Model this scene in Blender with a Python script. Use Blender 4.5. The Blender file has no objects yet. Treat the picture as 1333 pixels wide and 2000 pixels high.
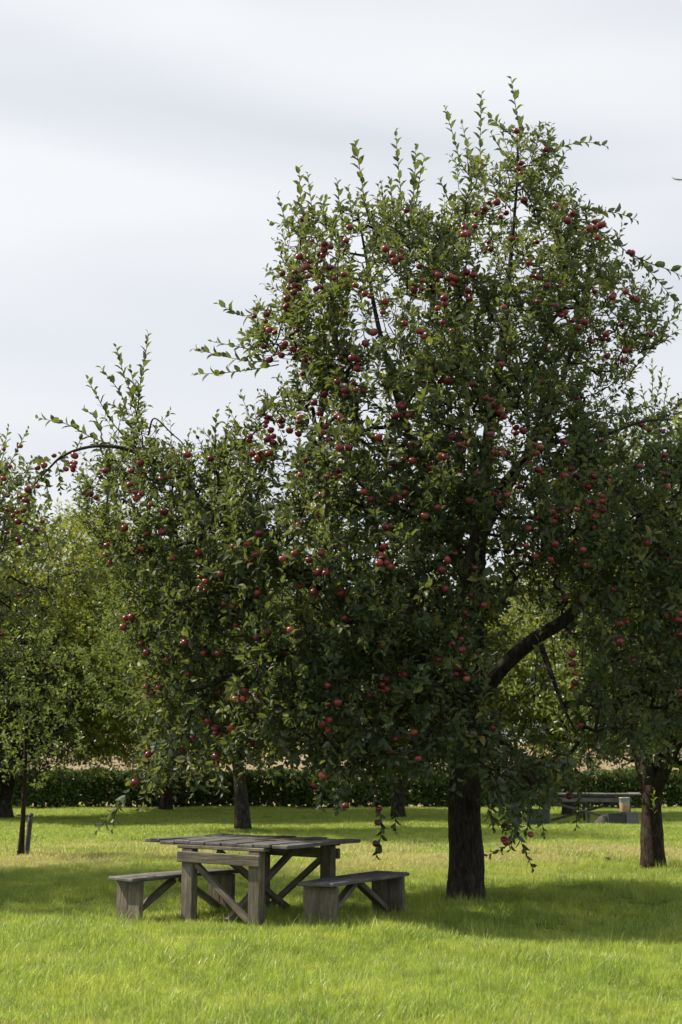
import bpy, math, random
import numpy as np
from mathutils import Vector, Matrix, Quaternion

rng = np.random.default_rng(7)
random.seed(7)
sc = bpy.context.scene
COL = sc.collection

# ------------------------------------------------------------------ camera
F = 2778.0                       # focal length in photo pixels (50 mm on full frame, portrait)
PITCH = math.atan(477.0 / F)
CAMH = 1.7
cam_d = bpy.data.cameras.new('camera')
cam_d.sensor_fit = 'VERTICAL'; cam_d.sensor_height = 36.0; cam_d.lens = 50.0
cam_d.clip_start = 0.1; cam_d.clip_end = 3000
cam_d.dof.use_dof = True; cam_d.dof.focus_distance = 15.5; cam_d.dof.aperture_fstop = 3.2
cam = bpy.data.objects.new('camera', cam_d); COL.objects.link(cam)
cam.location = (0, 0, CAMH); cam.rotation_euler = (math.pi / 2 + PITCH, 0, 0)
sc.camera = cam

# ------------------------------------------------------------------ world and sun
SUN_AZ = math.radians(-71)       # from +Y towards +X
SUN_EL = math.radians(46)
SUN_DIR = Vector((math.cos(SUN_EL) * math.sin(SUN_AZ), math.cos(SUN_EL) * math.cos(SUN_AZ), math.sin(SUN_EL)))
w = bpy.data.worlds.new('World'); sc.world = w; w.use_nodes = True
nt = w.node_tree; nt.nodes.clear()
N = nt.nodes.new; LK = nt.links.new
wout = N('ShaderNodeOutputWorld'); bg = N('ShaderNodeBackground'); bg.inputs['Strength'].default_value = 0.1
sky = N('ShaderNodeTexSky'); sky.sky_type = 'NISHITA'; sky.sun_disc = False
sky.sun_elevation = SUN_EL; sky.sun_rotation = SUN_AZ % (2 * math.pi)
sky.air_density = 1.0; sky.dust_density = 2.0
tc = N('ShaderNodeTexCoord')
mp = N('ShaderNodeMapping'); mp.inputs['Scale'].default_value = (0.8, 0.8, 3.8)
mp.inputs['Rotation'].default_value = (0.0, math.radians(8), 0.0); mp.inputs['Location'].default_value = (3.1, 2.2, 1.6)
n1 = N('ShaderNodeTexNoise'); n1.inputs['Scale'].default_value = 2.1; n1.inputs['Detail'].default_value = 3; n1.inputs['Roughness'].default_value = 0.36
n1.inputs['Distortion'].default_value = 0.5
cr = N('ShaderNodeValToRGB')
cr.color_ramp.elements[0].position = 0.38; cr.color_ramp.elements[0].color = (4.95, 5.17, 5.52, 1)
cr.color_ramp.elements[1].position = 0.68; cr.color_ramp.elements[1].color = (6.3, 6.38, 6.5, 1)
mixc = N('ShaderNodeMix'); mixc.data_type = 'RGBA'; mixc.inputs['Factor'].default_value = 0.93
LK(tc.outputs['Generated'], mp.inputs['Vector']); LK(mp.outputs['Vector'], n1.inputs['Vector'])
# thin cloud is brighter towards the sun's side
nrmv = N('ShaderNodeVectorMath'); nrmv.operation = 'NORMALIZE'; dotn = N('ShaderNodeVectorMath'); dotn.operation = 'DOT_PRODUCT'; dotn.inputs[1].default_value = SUN_DIR
madd = N('ShaderNodeMath'); madd.operation = 'MULTIPLY_ADD'; madd.inputs[1].default_value = 0.42
LK(tc.outputs['Generated'], nrmv.inputs[0]); LK(nrmv.outputs['Vector'], dotn.inputs[0]); LK(dotn.outputs['Value'], madd.inputs[0])
subn = N('ShaderNodeMath'); subn.operation = 'SUBTRACT'; subn.inputs[1].default_value = 0.185; LK(n1.outputs['Fac'], subn.inputs[0]); LK(subn.outputs[0], madd.inputs[2])
LK(madd.outputs[0], cr.inputs['Fac'])
LK(sky.outputs['Color'], mixc.inputs['A']); LK(cr.outputs['Color'], mixc.inputs['B'])
LK(mixc.outputs['Result'], bg.inputs['Color']); LK(bg.outputs['Background'], wout.inputs['Surface'])

sun_d = bpy.data.lights.new('sun', 'SUN'); sun_d.energy = 5.0; sun_d.angle = math.radians(1.2); sun_d.color = (1.0, 0.91, 0.72)
sun = bpy.data.objects.new('sun', sun_d); COL.objects.link(sun)
sun.rotation_euler = (-SUN_DIR).to_track_quat('-Z', 'Y').to_euler(); sun.location = (-30, 20, 40)

sc.view_settings.view_transform = 'Standard'; sc.view_settings.look = 'None'
sc.view_settings.gamma = 1.0; sc.view_settings.use_curve_mapping = False
sc.view_settings.exposure = 0.6
sc.cycles.max_bounces = 6; sc.cycles.diffuse_bounces = 3; sc.cycles.glossy_bounces = 2; sc.cycles.transmission_bounces = 3
sc.cycles.use_denoising = True

# ------------------------------------------------------------------ measuring: a photo pixel to a direction / point
def ray(px, py):
    px = np.asarray(px, float); py = np.asarray(py, float)
    dx = (px - 666.5) / F; dy = (1000 - py) / F
    c, s = math.cos(PITCH), math.sin(PITCH)
    return np.stack([dx, c - dy * s, s + dy * c], -1)
def at(px, py, Y):
    d = ray(px, py)
    return d * (np.asarray(Y, float) / d[..., 1])[..., None] + np.array([0, 0, CAMH])
def ground(px, py):
    d = ray(px, py); return d * (-CAMH / d[..., 2])[..., None] + np.array([0, 0, CAMH])
def proj(P):
    P = np.asarray(P, float) - np.array([0, 0, CAMH])
    c, s = math.cos(PITCH), math.sin(PITCH)
    z = P[..., 1] * c + P[..., 2] * s; u = -P[..., 1] * s + P[..., 2] * c
    return 666.5 + F * P[..., 0] / z, 1000 - F * u / z

# ------------------------------------------------------------------ object helpers
def tag(o, label=None, cat=None, group=None, kind=None):
    if label: o['label'] = label
    if cat: o['category'] = cat
    if group: o['group'] = group
    if kind: o['kind'] = kind
    return o
def empty(name, loc=(0, 0, 0), rz=0.0):
    o = bpy.data.objects.new(name, None); COL.objects.link(o)
    o.location = loc; o.rotation_euler = (0, 0, rz); o.empty_display_size = 0.2
    return o
def link(name, me, mat=None, parent=None):
    if mat is not None and not me.materials: me.materials.append(mat)
    o = bpy.data.objects.new(name, me); COL.objects.link(o)
    if parent is not None: o.parent = parent
    return o
def mesh_np(name, V, faces=None, loops=None, sizes=None, smooth=False, tint=None):
    """faces: (n,k) array, or loops + sizes"""
    me = bpy.data.meshes.new(name)
    V = np.ascontiguousarray(V, np.float32)
    if faces is not None:
        faces = np.ascontiguousarray(faces, np.int32); loops = faces.ravel(); sizes = np.full(len(faces), faces.shape[1], np.int32)
    starts = np.concatenate([[0], np.cumsum(sizes)[:-1]]).astype(np.int32)
    me.vertices.add(len(V)); me.vertices.foreach_set('co', V.ravel())
    me.loops.add(len(loops)); me.loops.foreach_set('vertex_index', np.ascontiguousarray(loops, np.int32))
    me.polygons.add(len(sizes)); me.polygons.foreach_set('loop_start', starts)
    me.polygons.foreach_set('use_smooth', np.full(len(sizes), smooth, bool))
    me.update(calc_edges=True); me.validate()
    if tint is not None:
        a = me.attributes.new('tint', 'FLOAT', 'FACE'); a.data.foreach_set('value', np.ascontiguousarray(tint, np.float32))
    return me
def norm(v): return v / np.maximum(np.linalg.norm(v, axis=-1, keepdims=True), 1e-9)

class MB:
    """collects bevelled boxes and bars, links them as one mesh"""
    def __init__(s): s.V = []; s.Fc = []; s.n = 0
    def add(s, V, Fc):
        V = np.asarray(V, float); s.V.append(V); s.Fc += [[i + s.n for i in f] for f in Fc]; s.n += len(V)
    def box(s, M, size, bev=0.006, warp=0.0, seg=1):
        """box with chamfered edges centred at M's origin; SEG slices along x for a little warp"""
        hx, hy, hz = [a / 2 for a in size]; b = min(bev, hy * .45, hz * .45, hx * .45)
        prof = [(-hy + b, -hz), (hy - b, -hz), (hy, -hz + b), (hy, hz - b), (hy - b, hz), (-hy + b, hz), (-hy, hz - b), (-hy, -hz + b)]
        xs = [-hx, -hx + b] + [-hx + b + (2 * hx - 2 * b) * i / seg for i in range(1, seg)] + [hx - b, hx]
        rows = []; ph = random.random() * 6
        for k, x in enumerate(xs):
            sh = b if k in (0, len(xs) - 1) else 0
            oz = warp * math.sin(ph + 2.3 * x / max(hx, 1e-3)); oy = warp * .5 * math.sin(ph * 2 + 1.7 * x / max(hx, 1e-3))
            rows.append([(x, (y - math.copysign(sh, y)) + oy, (z - math.copysign(sh, z)) + oz) for y, z in prof])
        V = [p for r in rows for p in r]; Fc = []
        for k in range(len(rows) - 1):
            for j in range(8):
                a, c = k * 8 + j, k * 8 + (j + 1) % 8
                Fc.append([a, c, c + 8, a + 8])
        Fc.append(list(range(7, -1, -1))); n = (len(rows) - 1) * 8; Fc.append([n + j for j in range(8)])
        M = np.array(M); V = np.asarray(V) @ M[:3, :3].T + M[:3, 3]
        s.add(V, [f[::-1] for f in Fc] if np.linalg.det(M[:3, :3]) < 0 else Fc)
    def bar(s, a, b, wd, th, up=(0, 0, 1), bev=0.005, warp=0.0, seg=1):
        a = Vector(a); b = Vector(b); x = (b - a); L = x.length; x.normalize()
        z = Vector(up); z = (z - x * z.dot(x)).normalized(); y = z.cross(x)
        M = Matrix((x, y, z)).transposed().to_4x4(); M.translation = (a + b) / 2
        s.box(M, (L, wd, th), bev, warp, seg)
    def mesh(s, name, smooth=False):
        V = np.concatenate(s.V); sizes = np.array([len(f) for f in s.Fc]); loops = np.concatenate([np.array(f) for f in s.Fc])
        return mesh_np(name, V, loops=loops, sizes=sizes, smooth=smooth)
    def build(s, name, mat, parent=None): return link(name, s.mesh(name), mat, parent)

# ------------------------------------------------------------------ materials
def new_mat(name):
    m = bpy.data.materials.new(name); m.use_nodes = True
    t = m.node_tree; return m, t, t.nodes['Principled BSDF'], t.nodes['Material Output']
def ramp(t, fac, stops):
    r = t.nodes.new('ShaderNodeValToRGB'); e = r.color_ramp.elements
    while len(e) < len(stops): e.new(0.5)
    for el, (p, c) in zip(e, stops): el.position = p; el.color = (*c, 1)
    t.links.new(fac, r.inputs['Fac']); return r.outputs['Color']
def noise(t, scale, detail=4, rough=.55, vec=None, dist=0.0):
    n = t.nodes.new('ShaderNodeTexNoise'); n.inputs['Scale'].default_value = scale; n.inputs['Detail'].default_value = detail
    n.inputs['Roughness'].default_value = rough; n.inputs['Distortion'].default_value = dist
    if vec is not None: t.links.new(vec, n.inputs['Vector'])
    return n.outputs['Fac']
def coords(t, kind='Object', scale=(1, 1, 1)):
    c = t.nodes.new('ShaderNodeTexCoord'); m = t.nodes.new('ShaderNodeMapping'); m.inputs['Scale'].default_value = scale
    t.links.new(c.outputs[kind], m.inputs['Vector']); return m.outputs['Vector']
def geopos(t):
    return t.nodes.new('ShaderNodeNewGeometry').outputs['Position']
def mixrgb(t, fac, a, b, blend='MIX'):
    m = t.nodes.new('ShaderNodeMix'); m.data_type = 'RGBA'; m.blend_type = blend
    for s_, v in (('Factor', fac), ('A', a), ('B', b)):
        if isinstance(v, (int, float)): m.inputs[s_].default_value = v
        elif isinstance(v, tuple): m.inputs[s_].default_value = (*v, 1)
        else: t.links.new(v, m.inputs[s_])
    return m.outputs['Result']
def bump(t, bsdf, h, strength, dist):
    b = t.nodes.new('ShaderNodeBump'); b.inputs['Strength'].default_value = strength; b.inputs['Distance'].default_value = dist
    t.links.new(h, b.inputs['Height']); t.links.new(b.outputs['Normal'], bsdf.inputs['Normal'])

def leaf_mat(name, stops, under, trans, tfac=.32, rough=.42, spec=.45):
    m, t, b, out = new_mat(name)
    at_ = t.nodes.new('ShaderNodeAttribute'); at_.attribute_name = 'tint'
    top = ramp(t, at_.outputs['Fac'], stops)
    g = t.nodes.new('ShaderNodeNewGeometry')
    und = mixrgb(t, .62, top, under)
    colr = mixrgb(t, g.outputs['Backfacing'], top, und)
    t.links.new(colr, b.inputs['Base Color']); b.inputs['Roughness'].default_value = rough
    b.inputs['Specular IOR Level'].default_value = spec
    tr = t.nodes.new('ShaderNodeBsdfTranslucent')
    t.links.new(mixrgb(t, .55, top, trans), tr.inputs['Color'])
    mx = t.nodes.new('ShaderNodeMixShader'); mx.inputs['Fac'].default_value = tfac
    t.links.new(b.outputs['BSDF'], mx.inputs[1]); t.links.new(tr.outputs['BSDF'], mx.inputs[2])
    t.links.new(mx.outputs['Shader'], out.inputs['Surface'])
    return m
M = {}
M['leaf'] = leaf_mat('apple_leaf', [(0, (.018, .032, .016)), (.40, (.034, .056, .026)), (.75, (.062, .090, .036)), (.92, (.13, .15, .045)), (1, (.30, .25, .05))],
                     (.15, .18, .14), (.30, .36, .05), tfac=.40, rough=.52, spec=.36)
M['leaf_bg'] = leaf_mat('orchard_leaf', [(0, (.045, .080, .020)), (.5, (.085, .130, .028)), (.9, (.15, .19, .04)), (1, (.30, .27, .06))],
                        (.17, .22, .11), (.32, .40, .06), tfac=.38)
M['leaf_warm'] = leaf_mat('sunlit_leaf', [(0, (.08, .125, .02)), (.5, (.16, .22, .03)), (.9, (.28, .30, .04)), (1, (.40, .32, .05))],
                          (.2, .22, .10), (.52, .55, .06), tfac=.46)  # lighter, yellower leaf copy; sunlight on the back trees put into the colour
M['leaf_long'] = leaf_mat('long_leaf', [(0, (.09, .15, .02)), (.6, (.18, .25, .03)), (1, (.30, .32, .05))], (.2, .24, .10), (.45, .50, .06), tfac=.45)
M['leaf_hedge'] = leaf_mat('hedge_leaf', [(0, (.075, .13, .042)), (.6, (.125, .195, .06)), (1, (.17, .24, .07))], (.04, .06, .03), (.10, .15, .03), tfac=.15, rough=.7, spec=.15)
M['leaf_far'] = leaf_mat('distant_leaf', [(0, (.06, .09, .06)), (1, (.10, .14, .09))], (.1, .13, .1), (.14, .18, .10), tfac=.2)  # bluish grey greens; distance haze put into the leaf colour

def bark_mat(name, c0, c1, c2):
    m, t, b, out = new_mat(name)
    v = coords(t, 'Object', (9, 9, 2.2)); v2 = coords(t, 'Object', (1, 1, 1))
    h = noise(t, 3.0, 8, .65, v, .6)
    base = ramp(t, h, [(.32, c0), (.52, c1), (.72, c2)])
    lich = ramp(t, noise(t, 3.5, 6, .6, v2), [(.52, (0, 0, 0)), (.66, (1, 1, 1))])
    t.links.new(mixrgb(t, lich, base, (.11, .115, .075)), b.inputs['Base Color'])
    b.inputs['Roughness'].default_value = .9; b.inputs['Specular IOR Level'].default_value = .2
    vo = t.nodes.new('ShaderNodeTexVoronoi'); vo.inputs['Scale'].default_value = 5.5; vo.feature = 'DISTANCE_TO_EDGE'
    dv = t.nodes.new('ShaderNodeVectorMath'); dv.operation = 'ADD'; nz = t.nodes.new('ShaderNodeTexNoise'); nz.inputs['Scale'].default_value = 4
    t.links.new(v, nz.inputs['Vector']); t.links.new(v, dv.inputs[0]); t.links.new(nz.outputs['Color'], dv.inputs[1]); t.links.new(dv.outputs[0], vo.inputs['Vector'])
    mh = t.nodes.new('ShaderNodeMath'); mh.operation = 'MULTIPLY_ADD'; mh.inputs[1].default_value = 1.4; t.links.new(vo.outputs['Distance'], mh.inputs[0]); t.links.new(h, mh.inputs[2])
    bump(t, b, mh.outputs[0], 1.0, .06); return m
M['bark'] = bark_mat('apple_bark', (.022, .018, .015), (.080, .064, .054), (.19, .16, .135))
M['bark_red'] = bark_mat('reddish_bark', (.022, .013, .010), (.075, .046, .035), (.16, .11, .09))
M['twig'] = bark_mat('twig_bark', (.03, .024, .018), (.07, .055, .042), (.12, .10, .08))

def wood_mat(name, dark, mid, light, bluish=None):
    m, t, b, out = new_mat(name)
    oi = t.nodes.new('ShaderNodeObjectInfo')
    v = t.nodes.new('ShaderNodeTexCoord'); mpn = t.nodes.new('ShaderNodeMapping'); mpn.inputs['Scale'].default_value = (1.3, 22, 22)
    av = t.nodes.new('ShaderNodeVectorMath'); av.operation = 'ADD'
    cb = t.nodes.new('ShaderNodeCombineXYZ'); mu = t.nodes.new('ShaderNodeMath'); mu.operation = 'MULTIPLY'; mu.inputs[1].default_value = 37
    t.links.new(oi.outputs['Random'], mu.inputs[0])
    for i in range(3): t.links.new(mu.outputs[0], cb.inputs[i])
    a = t.nodes.new('ShaderNodeAttribute'); a.attribute_name = 'grain'
    t.links.new(a.outputs['Vector'], mpn.inputs['Vector']); t.links.new(mpn.outputs['Vector'], av.inputs[0]); t.links.new(cb.outputs[0], av.inputs[1])
    h = noise(t, 2.4, 7, .62, av.outputs[0], .35)
    base = ramp(t, h, [(.28, dark), (.5, mid), (.72, light)])
    blot = ramp(t, noise(t, 5, 5, .6, geopos(t)), [(.42, (0, 0, 0)), (.68, (1, 1, 1))])
    base = mixrgb(t, blot, base, tuple(c * .55 for c in mid), 'MIX')
    hs = t.nodes.new('ShaderNodeHueSaturation'); vr = t.nodes.new('ShaderNodeMapRange'); vr.inputs['To Min'].default_value = .75; vr.inputs['To Max'].default_value = 1.2
    t.links.new(oi.outputs['Random'], vr.inputs['Value']); t.links.new(vr.outputs['Result'], hs.inputs['Value']); t.links.new(base, hs.inputs['Color'])
    t.links.new(hs.outputs['Color'], b.inputs['Base Color'])
    b.inputs['Roughness'].default_value = .75; b.inputs['Specular IOR Level'].default_value = .35
    bump(t, b, h, .7, .008); return m
M['wood'] = wood_mat('weathered_wood', (.055, .046, .036), (.145, .125, .095), (.26, .225, .17))
M['wood_top'] = wood_mat('weathered_top_board', (.045, .043, .043), (.115, .11, .108), (.20, .19, .185))
M['wood_grey'] = wood_mat('pale_grey_wood', (.08, .08, .076), (.16, .16, .152), (.25, .245, .235))

def plain_mat(name, c, rough=.6, var=.25, scale=18):
    m, t, b, out = new_mat(name)
    n = noise(t, scale, 4, .6, coords(t))
    t.links.new(ramp(t, n, [(.3, tuple(x * (1 - var) for x in c)), (.7, tuple(min(1, x * (1 + var)) for x in c))]), b.inputs['Base Color'])
    b.inputs['Roughness'].default_value = rough; bump(t, b, n, .25, .01); return m
M['crate_dark'] = plain_mat('dark_plastic', (.035, .038, .042), .5)
M['crate_green'] = plain_mat('dark_green_plastic', (.03, .05, .04), .5)
M['crate_grey'] = plain_mat('grey_plastic', (.12, .13, .14), .5)
M['bucket_white'] = plain_mat('white_plastic', (.34, .34, .31), .45, .12)
M['bucket_tan'] = plain_mat('tan_contents', (.36, .24, .14), .7, .3)
M['earth'] = plain_mat('dark_earth', (.05, .045, .04), .95, .4)
M['tie'] = plain_mat('black_rubber', (.02, .02, .02), .7)
M['mortar'] = plain_mat('mortar', (.30, .27, .23), .95)

m, t, b, out = new_mat('apple_skin')
oi = t.nodes.new('ShaderNodeObjectInfo'); v = coords(t, 'Object', (1, 1, .25))
gi_ = t.nodes.new('ShaderNodeNewGeometry'); ad = t.nodes.new('ShaderNodeMath'); ad.operation = 'ADD'; fr = t.nodes.new('ShaderNodeMath'); fr.operation = 'FRACT'
t.links.new(oi.outputs['Random'], ad.inputs[0]); t.links.new(gi_.outputs['Random Per Island'], ad.inputs[1]); t.links.new(ad.outputs[0], fr.inputs[0])
red = ramp(t, fr.outputs[0], [(0, (.085, .007, .018)), (.5, (.150, .011, .027)), (.85, (.21, .020, .034)), (1, (.28, .065, .05))])
st = ramp(t, noise(t, 14, 4, .6, v), [(.50, (0, 0, 0)), (.80, (1, 1, 1))])
colr = mixrgb(t, st, red, (.36, .10, .06))
t.links.new(colr, b.inputs['Base Color']); b.inputs['Roughness'].default_value = .33; b.inputs['Specular IOR Level'].default_value = .5
M['apple'] = m
m, t, b, out = new_mat('green_apple_skin')
oi = t.nodes.new('ShaderNodeObjectInfo')
t.links.new(ramp(t, oi.outputs['Random'], [(0, (.30, .28, .06)), (.6, (.42, .26, .08)), (1, (.40, .12, .06))]), b.inputs['Base Color'])
b.inputs['Roughness'].default_value = .35
M['apple_pale'] = m

m, t, b, out = new_mat('red_brick')
oi = t.nodes.new('ShaderNodeObjectInfo')
c1 = ramp(t, oi.outputs['Random'], [(0, (.18, .055, .028)), (.5, (.26, .08, .036)), (1, (.31, .12, .06))])
n_ = noise(t, 30, 6, .65, geopos(t))
t.links.new(mixrgb(t, ramp(t, n_, [(.5, (0, 0, 0)), (.75, (.6, .6, .6))]), c1, (.40, .33, .27)), b.inputs['Base Color'])
b.inputs['Roughness'].default_value = .9; bump(t, b, n_, .5, .01); M['brick'] = m

# grass: colour patches by place (lush, mown, dry), blade variation, light passing through
def grass_color(t, blade=True):
    p = geopos(t)
    base = ramp(t, noise(t, .9, 4, .6, p), [(.30, (.11, .225, .020)), (.50, (.225, .335, .032)), (.68, (.40, .46, .065))])
    fine = ramp(t, noise(t, 5.5, 5, .7, p), [(.36, (.42, .50, .50)), (.5, (1, 1, 1)), (.64, (1.55, 1.45, 1.5))])
    base = mixrgb(t, 1.0, base, fine, 'MULTIPLY')
    big = noise(t, .34, 5, .62, p, .4)
    sx = t.nodes.new('ShaderNodeSeparateXYZ'); t.links.new(p, sx.inputs[0])
    far = t.nodes.new('ShaderNodeMapRange'); far.inputs['From Min'].default_value = 19; far.inputs['From Max'].default_value = 24; far.interpolation_type = 'SMOOTHSTEP'
    far2 = t.nodes.new('ShaderNodeMapRange'); far2.inputs['From Min'].default_value = 30; far2.inputs['From Max'].default_value = 27
    t.links.new(sx.outputs['Y'], far.inputs['Value']); t.links.new(sx.outputs['Y'], far2.inputs['Value'])
    band = t.nodes.new('ShaderNodeMath'); band.operation = 'MULTIPLY'
    t.links.new(far.outputs[0], band.inputs[0]); t.links.new(far2.outputs[0], band.inputs[1])
    dry = ramp(t, big, [(.42, (.05, .05, .05)), (.56, (1, 1, 1))])
    m1 = t.nodes.new('ShaderNodeMath'); m1.operation = 'MULTIPLY'; m1.inputs[1].default_value = .85
    t.links.new(band.outputs[0], m1.inputs[0])
    m2 = t.nodes.new('ShaderNodeMath'); m2.operation = 'MULTIPLY'; t.links.new(m1.outputs[0], m2.inputs[0]); t.links.new(dry, m2.inputs[1])
    return mixrgb(t, m2.outputs[0], base, (.56, .44, .25))
m, t, b, out = new_mat('grass_blade')
at_ = t.nodes.new('ShaderNodeAttribute'); at_.attribute_name = 'tint'
gc = grass_color(t)
gc = mixrgb(t, ramp(t, at_.outputs['Fac'], [(0, (0, 0, 0)), (.80, (.15, .15, .15)), (.97, (.95, .95, .95))]), gc, (.60, .60, .26))
t.links.new(gc, b.inputs['Base Color']); b.inputs['Roughness'].default_value = .40; b.inputs['Specular IOR Level'].default_value = .5
tr = t.nodes.new('ShaderNodeBsdfTranslucent'); t.links.new(mixrgb(t, .45, gc, (.54, .64, .09)), tr.inputs['Color'])
mx = t.nodes.new('ShaderNodeMixShader'); mx.inputs['Fac'].default_value = .5
t.links.new(b.outputs[0], mx.inputs[1]); t.links.new(tr.outputs[0], mx.inputs[2]); t.links.new(mx.outputs[0], out.inputs['Surface'])
M['grass'] = m
m, t, b, out = new_mat('orchard_floor')
gc = grass_color(t); hh = noise(t, 16, 6, .7, geopos(t))
t.links.new(mixrgb(t, ramp(t, hh, [(.3, (1, 1, 1)), (.7, (.6, .6, .6))]), gc, (.035, .045, .012)), b.inputs['Base Color'])
b.inputs['Roughness'].default_value = .9; b.inputs['Specular IOR Level'].default_value = .1; bump(t, b, hh, .8, .05); M['ground'] = m
m, t, b, out = new_mat('dry_grass')
at_ = t.nodes.new('ShaderNodeAttribute'); at_.attribute_name = 'tint'
dc = ramp(t, at_.outputs['Fac'], [(0, (.44, .36, .25)), (.6, (.60, .49, .36)), (1, (.60, .53, .34))])
t.links.new(dc, b.inputs['Base Color']); b.inputs['Roughness'].default_value = .7
tr = t.nodes.new('ShaderNodeBsdfTranslucent'); t.links.new(dc, tr.inputs['Color'])
mx = t.nodes.new('ShaderNodeMixShader'); mx.inputs['Fac'].default_value = .4
t.links.new(b.outputs[0], mx.inputs[1]); t.links.new(tr.outputs[0], mx.inputs[2]); t.links.new(mx.outputs[0], out.inputs['Surface'])
M['dry'] = m
m, t, b, out = new_mat('field_floor')
p = geopos(t); n_ = noise(t, .6, 6, .7, p)
t.links.new(ramp(t, n_, [(.3, (.24, .20, .08)), (.55, (.38, .29, .16)), (.75, (.42, .35, .17))]), b.inputs['Base Color'])
b.inputs['Roughness'].default_value = .95; M['field'] = m

# ------------------------------------------------------------------ ground, field, bricks
def height_noise(x, y):
    return .018 * np.sin(1.3 * x + .5 * y + 1) + .02 * np.sin(.9 * y - .7 * x) + .012 * np.sin(2.9 * x + 1.1) * np.sin(2.3 * y)
def ground_z(x, y):
    fade = np.clip((y - 8) / 4, 0, 1)
    slope = np.clip((y - 50) / 80, 0, 1)
    return height_noise(x, y) * fade * (1 - slope) + 2.9 * slope ** 1.15
def sheet(name, xs, ys, mat, lift=0.0):
    X, Y = np.meshgrid(xs, ys); Z = ground_z(X, Y) + lift
    V = np.stack([X, Y, Z], -1).reshape(-1, 3); nx, ny = len(xs), len(ys)
    i = np.arange(nx * ny).reshape(ny, nx)
    Fc = np.stack([i[:-1, :-1], i[:-1, 1:], i[1:, 1:], i[1:, :-1]], -1).reshape(-1, 4)
    o = link(name, mesh_np(name, V, Fc, smooth=True), mat); return tag(o, kind='structure')
tag(sheet('ground', np.concatenate([[-500, -200, -80, -40], np.arange(-24, 24.1, .5), [40, 80, 200, 500]]),
          np.concatenate([[-60, -20, 0], np.arange(5, 50, .5), [50, 60, 75, 95, 130, 200, 400, 900]]), M['ground']),
    'green orchard lawn with dry patches and tree shade')
tag(sheet('field', np.concatenate([[-400, -150, -80], np.arange(-50, 51, 5), [80, 150, 400]]), np.concatenate([np.arange(48, 132, 4), [150, 200, 400, 880]]), M['field'], .03),
    'rising field of dry beige grass beyond the hedge')

# the brick edging across the bottom of the view
edge = empty('brick_edging', (0, 0, 0)); tag(edge, 'edging of red bricks along the near end of the lawn', 'brick edging')
e0 = ground(-60, 2019); e1 = ground(560, 2026)
ed = (e1 - e0); eL = np.linalg.norm(ed); ed = ed / eL; en = np.array([-ed[1], ed[0], 0])
mbk = MB(); mbk.box(Matrix.Identity(4), (.205, .098, .075), .006); brick_me = mbk.mesh('brick'); brick_me.materials.append(M['brick'])
nb = int((eL + 2.5) / .105)
mb = MB(); a_ = e0 - ed * .9 - en * .12; b_ = a_ + ed * (nb * .105 + .05)
mb.bar(Vector(a_) + Vector((0, 0, .008)), Vector(b_) + Vector((0, 0, .008)), .20, .04); mb.build('mortar_bed', M['mortar'], edge)
for i in range(nb):
    o = link('brick', brick_me, None, edge); q = e0 + ed * (-.85 + i * .105) - en * (.115 + rng.uniform(-.006, .006))
    o.location = (q[0], q[1], .024 + rng.uniform(-.004, .006))
    o.rotation_euler = (rng.uniform(-.03, .03), rng.uniform(-.03, .03), math.atan2(ed[1], ed[0]) + math.pi / 2 + rng.uniform(-.03, .03))

# ------------------------------------------------------------------ leaves
LEAF8_V = np.array([[0, 0, 0], [0, .33, -.02], [0, .70, -.05], [0, 1, -.17],
                    [-.5, .30, .10], [-.42, .68, .05], [.5, .30, .10], [.42, .68, .05]], float)
LEAF8_L = np.array([0, 1, 4, 1, 2, 5, 4, 2, 3, 5, 0, 6, 1, 1, 6, 7, 2, 2, 7, 3]); LEAF8_S = np.array([3, 4, 3, 3, 4, 3])
LEAF2_V = np.array([[0, 0, 0], [-.5, .48, .10], [0, 1, -.12], [.5, .48, .10]], float)
LEAF2_L = np.array([0, 2, 1, 0, 3, 2]); LEAF2_S = np.array([3, 3])
def leaf_frames(axis, nrm):
    axis = norm(axis); side = norm(np.cross(axis, nrm)); n = np.cross(side, axis); return side, axis, n
def leaf_batch(P, axis, nrm, L, W, tint, full=True):
    TV, TL, TS = (LEAF8_V, LEAF8_L, LEAF8_S) if full else (LEAF2_V, LEAF2_L, LEAF2_S)
    s, a, n = leaf_frames(axis, nrm); k = len(P)
    curl = rng.uniform(.3, 1.9, k)
    V = P[:, None] + TV[None, :, 0, None] * (W[:, None, None] * s[:, None]) + TV[None, :, 1, None] * (L[:, None, None] * a[:, None]) \
        + TV[None, :, 2, None] * ((L * curl)[:, None, None] * n[:, None])
    loops = (TL[None] + (np.arange(k) * len(TV))[:, None]).ravel()
    return V.reshape(-1, 3), loops, np.tile(TS, k), np.repeat(tint, len(TS))
def leaf_mesh(name, lv, full=True):
    V, l, s, ti = leaf_batch(lv['P'], lv['axis'], lv['nrm'], lv['L'], lv['W'], lv['tint'], full)
    return mesh_np(name, V, loops=l, sizes=s, smooth=False, tint=ti)

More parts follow.
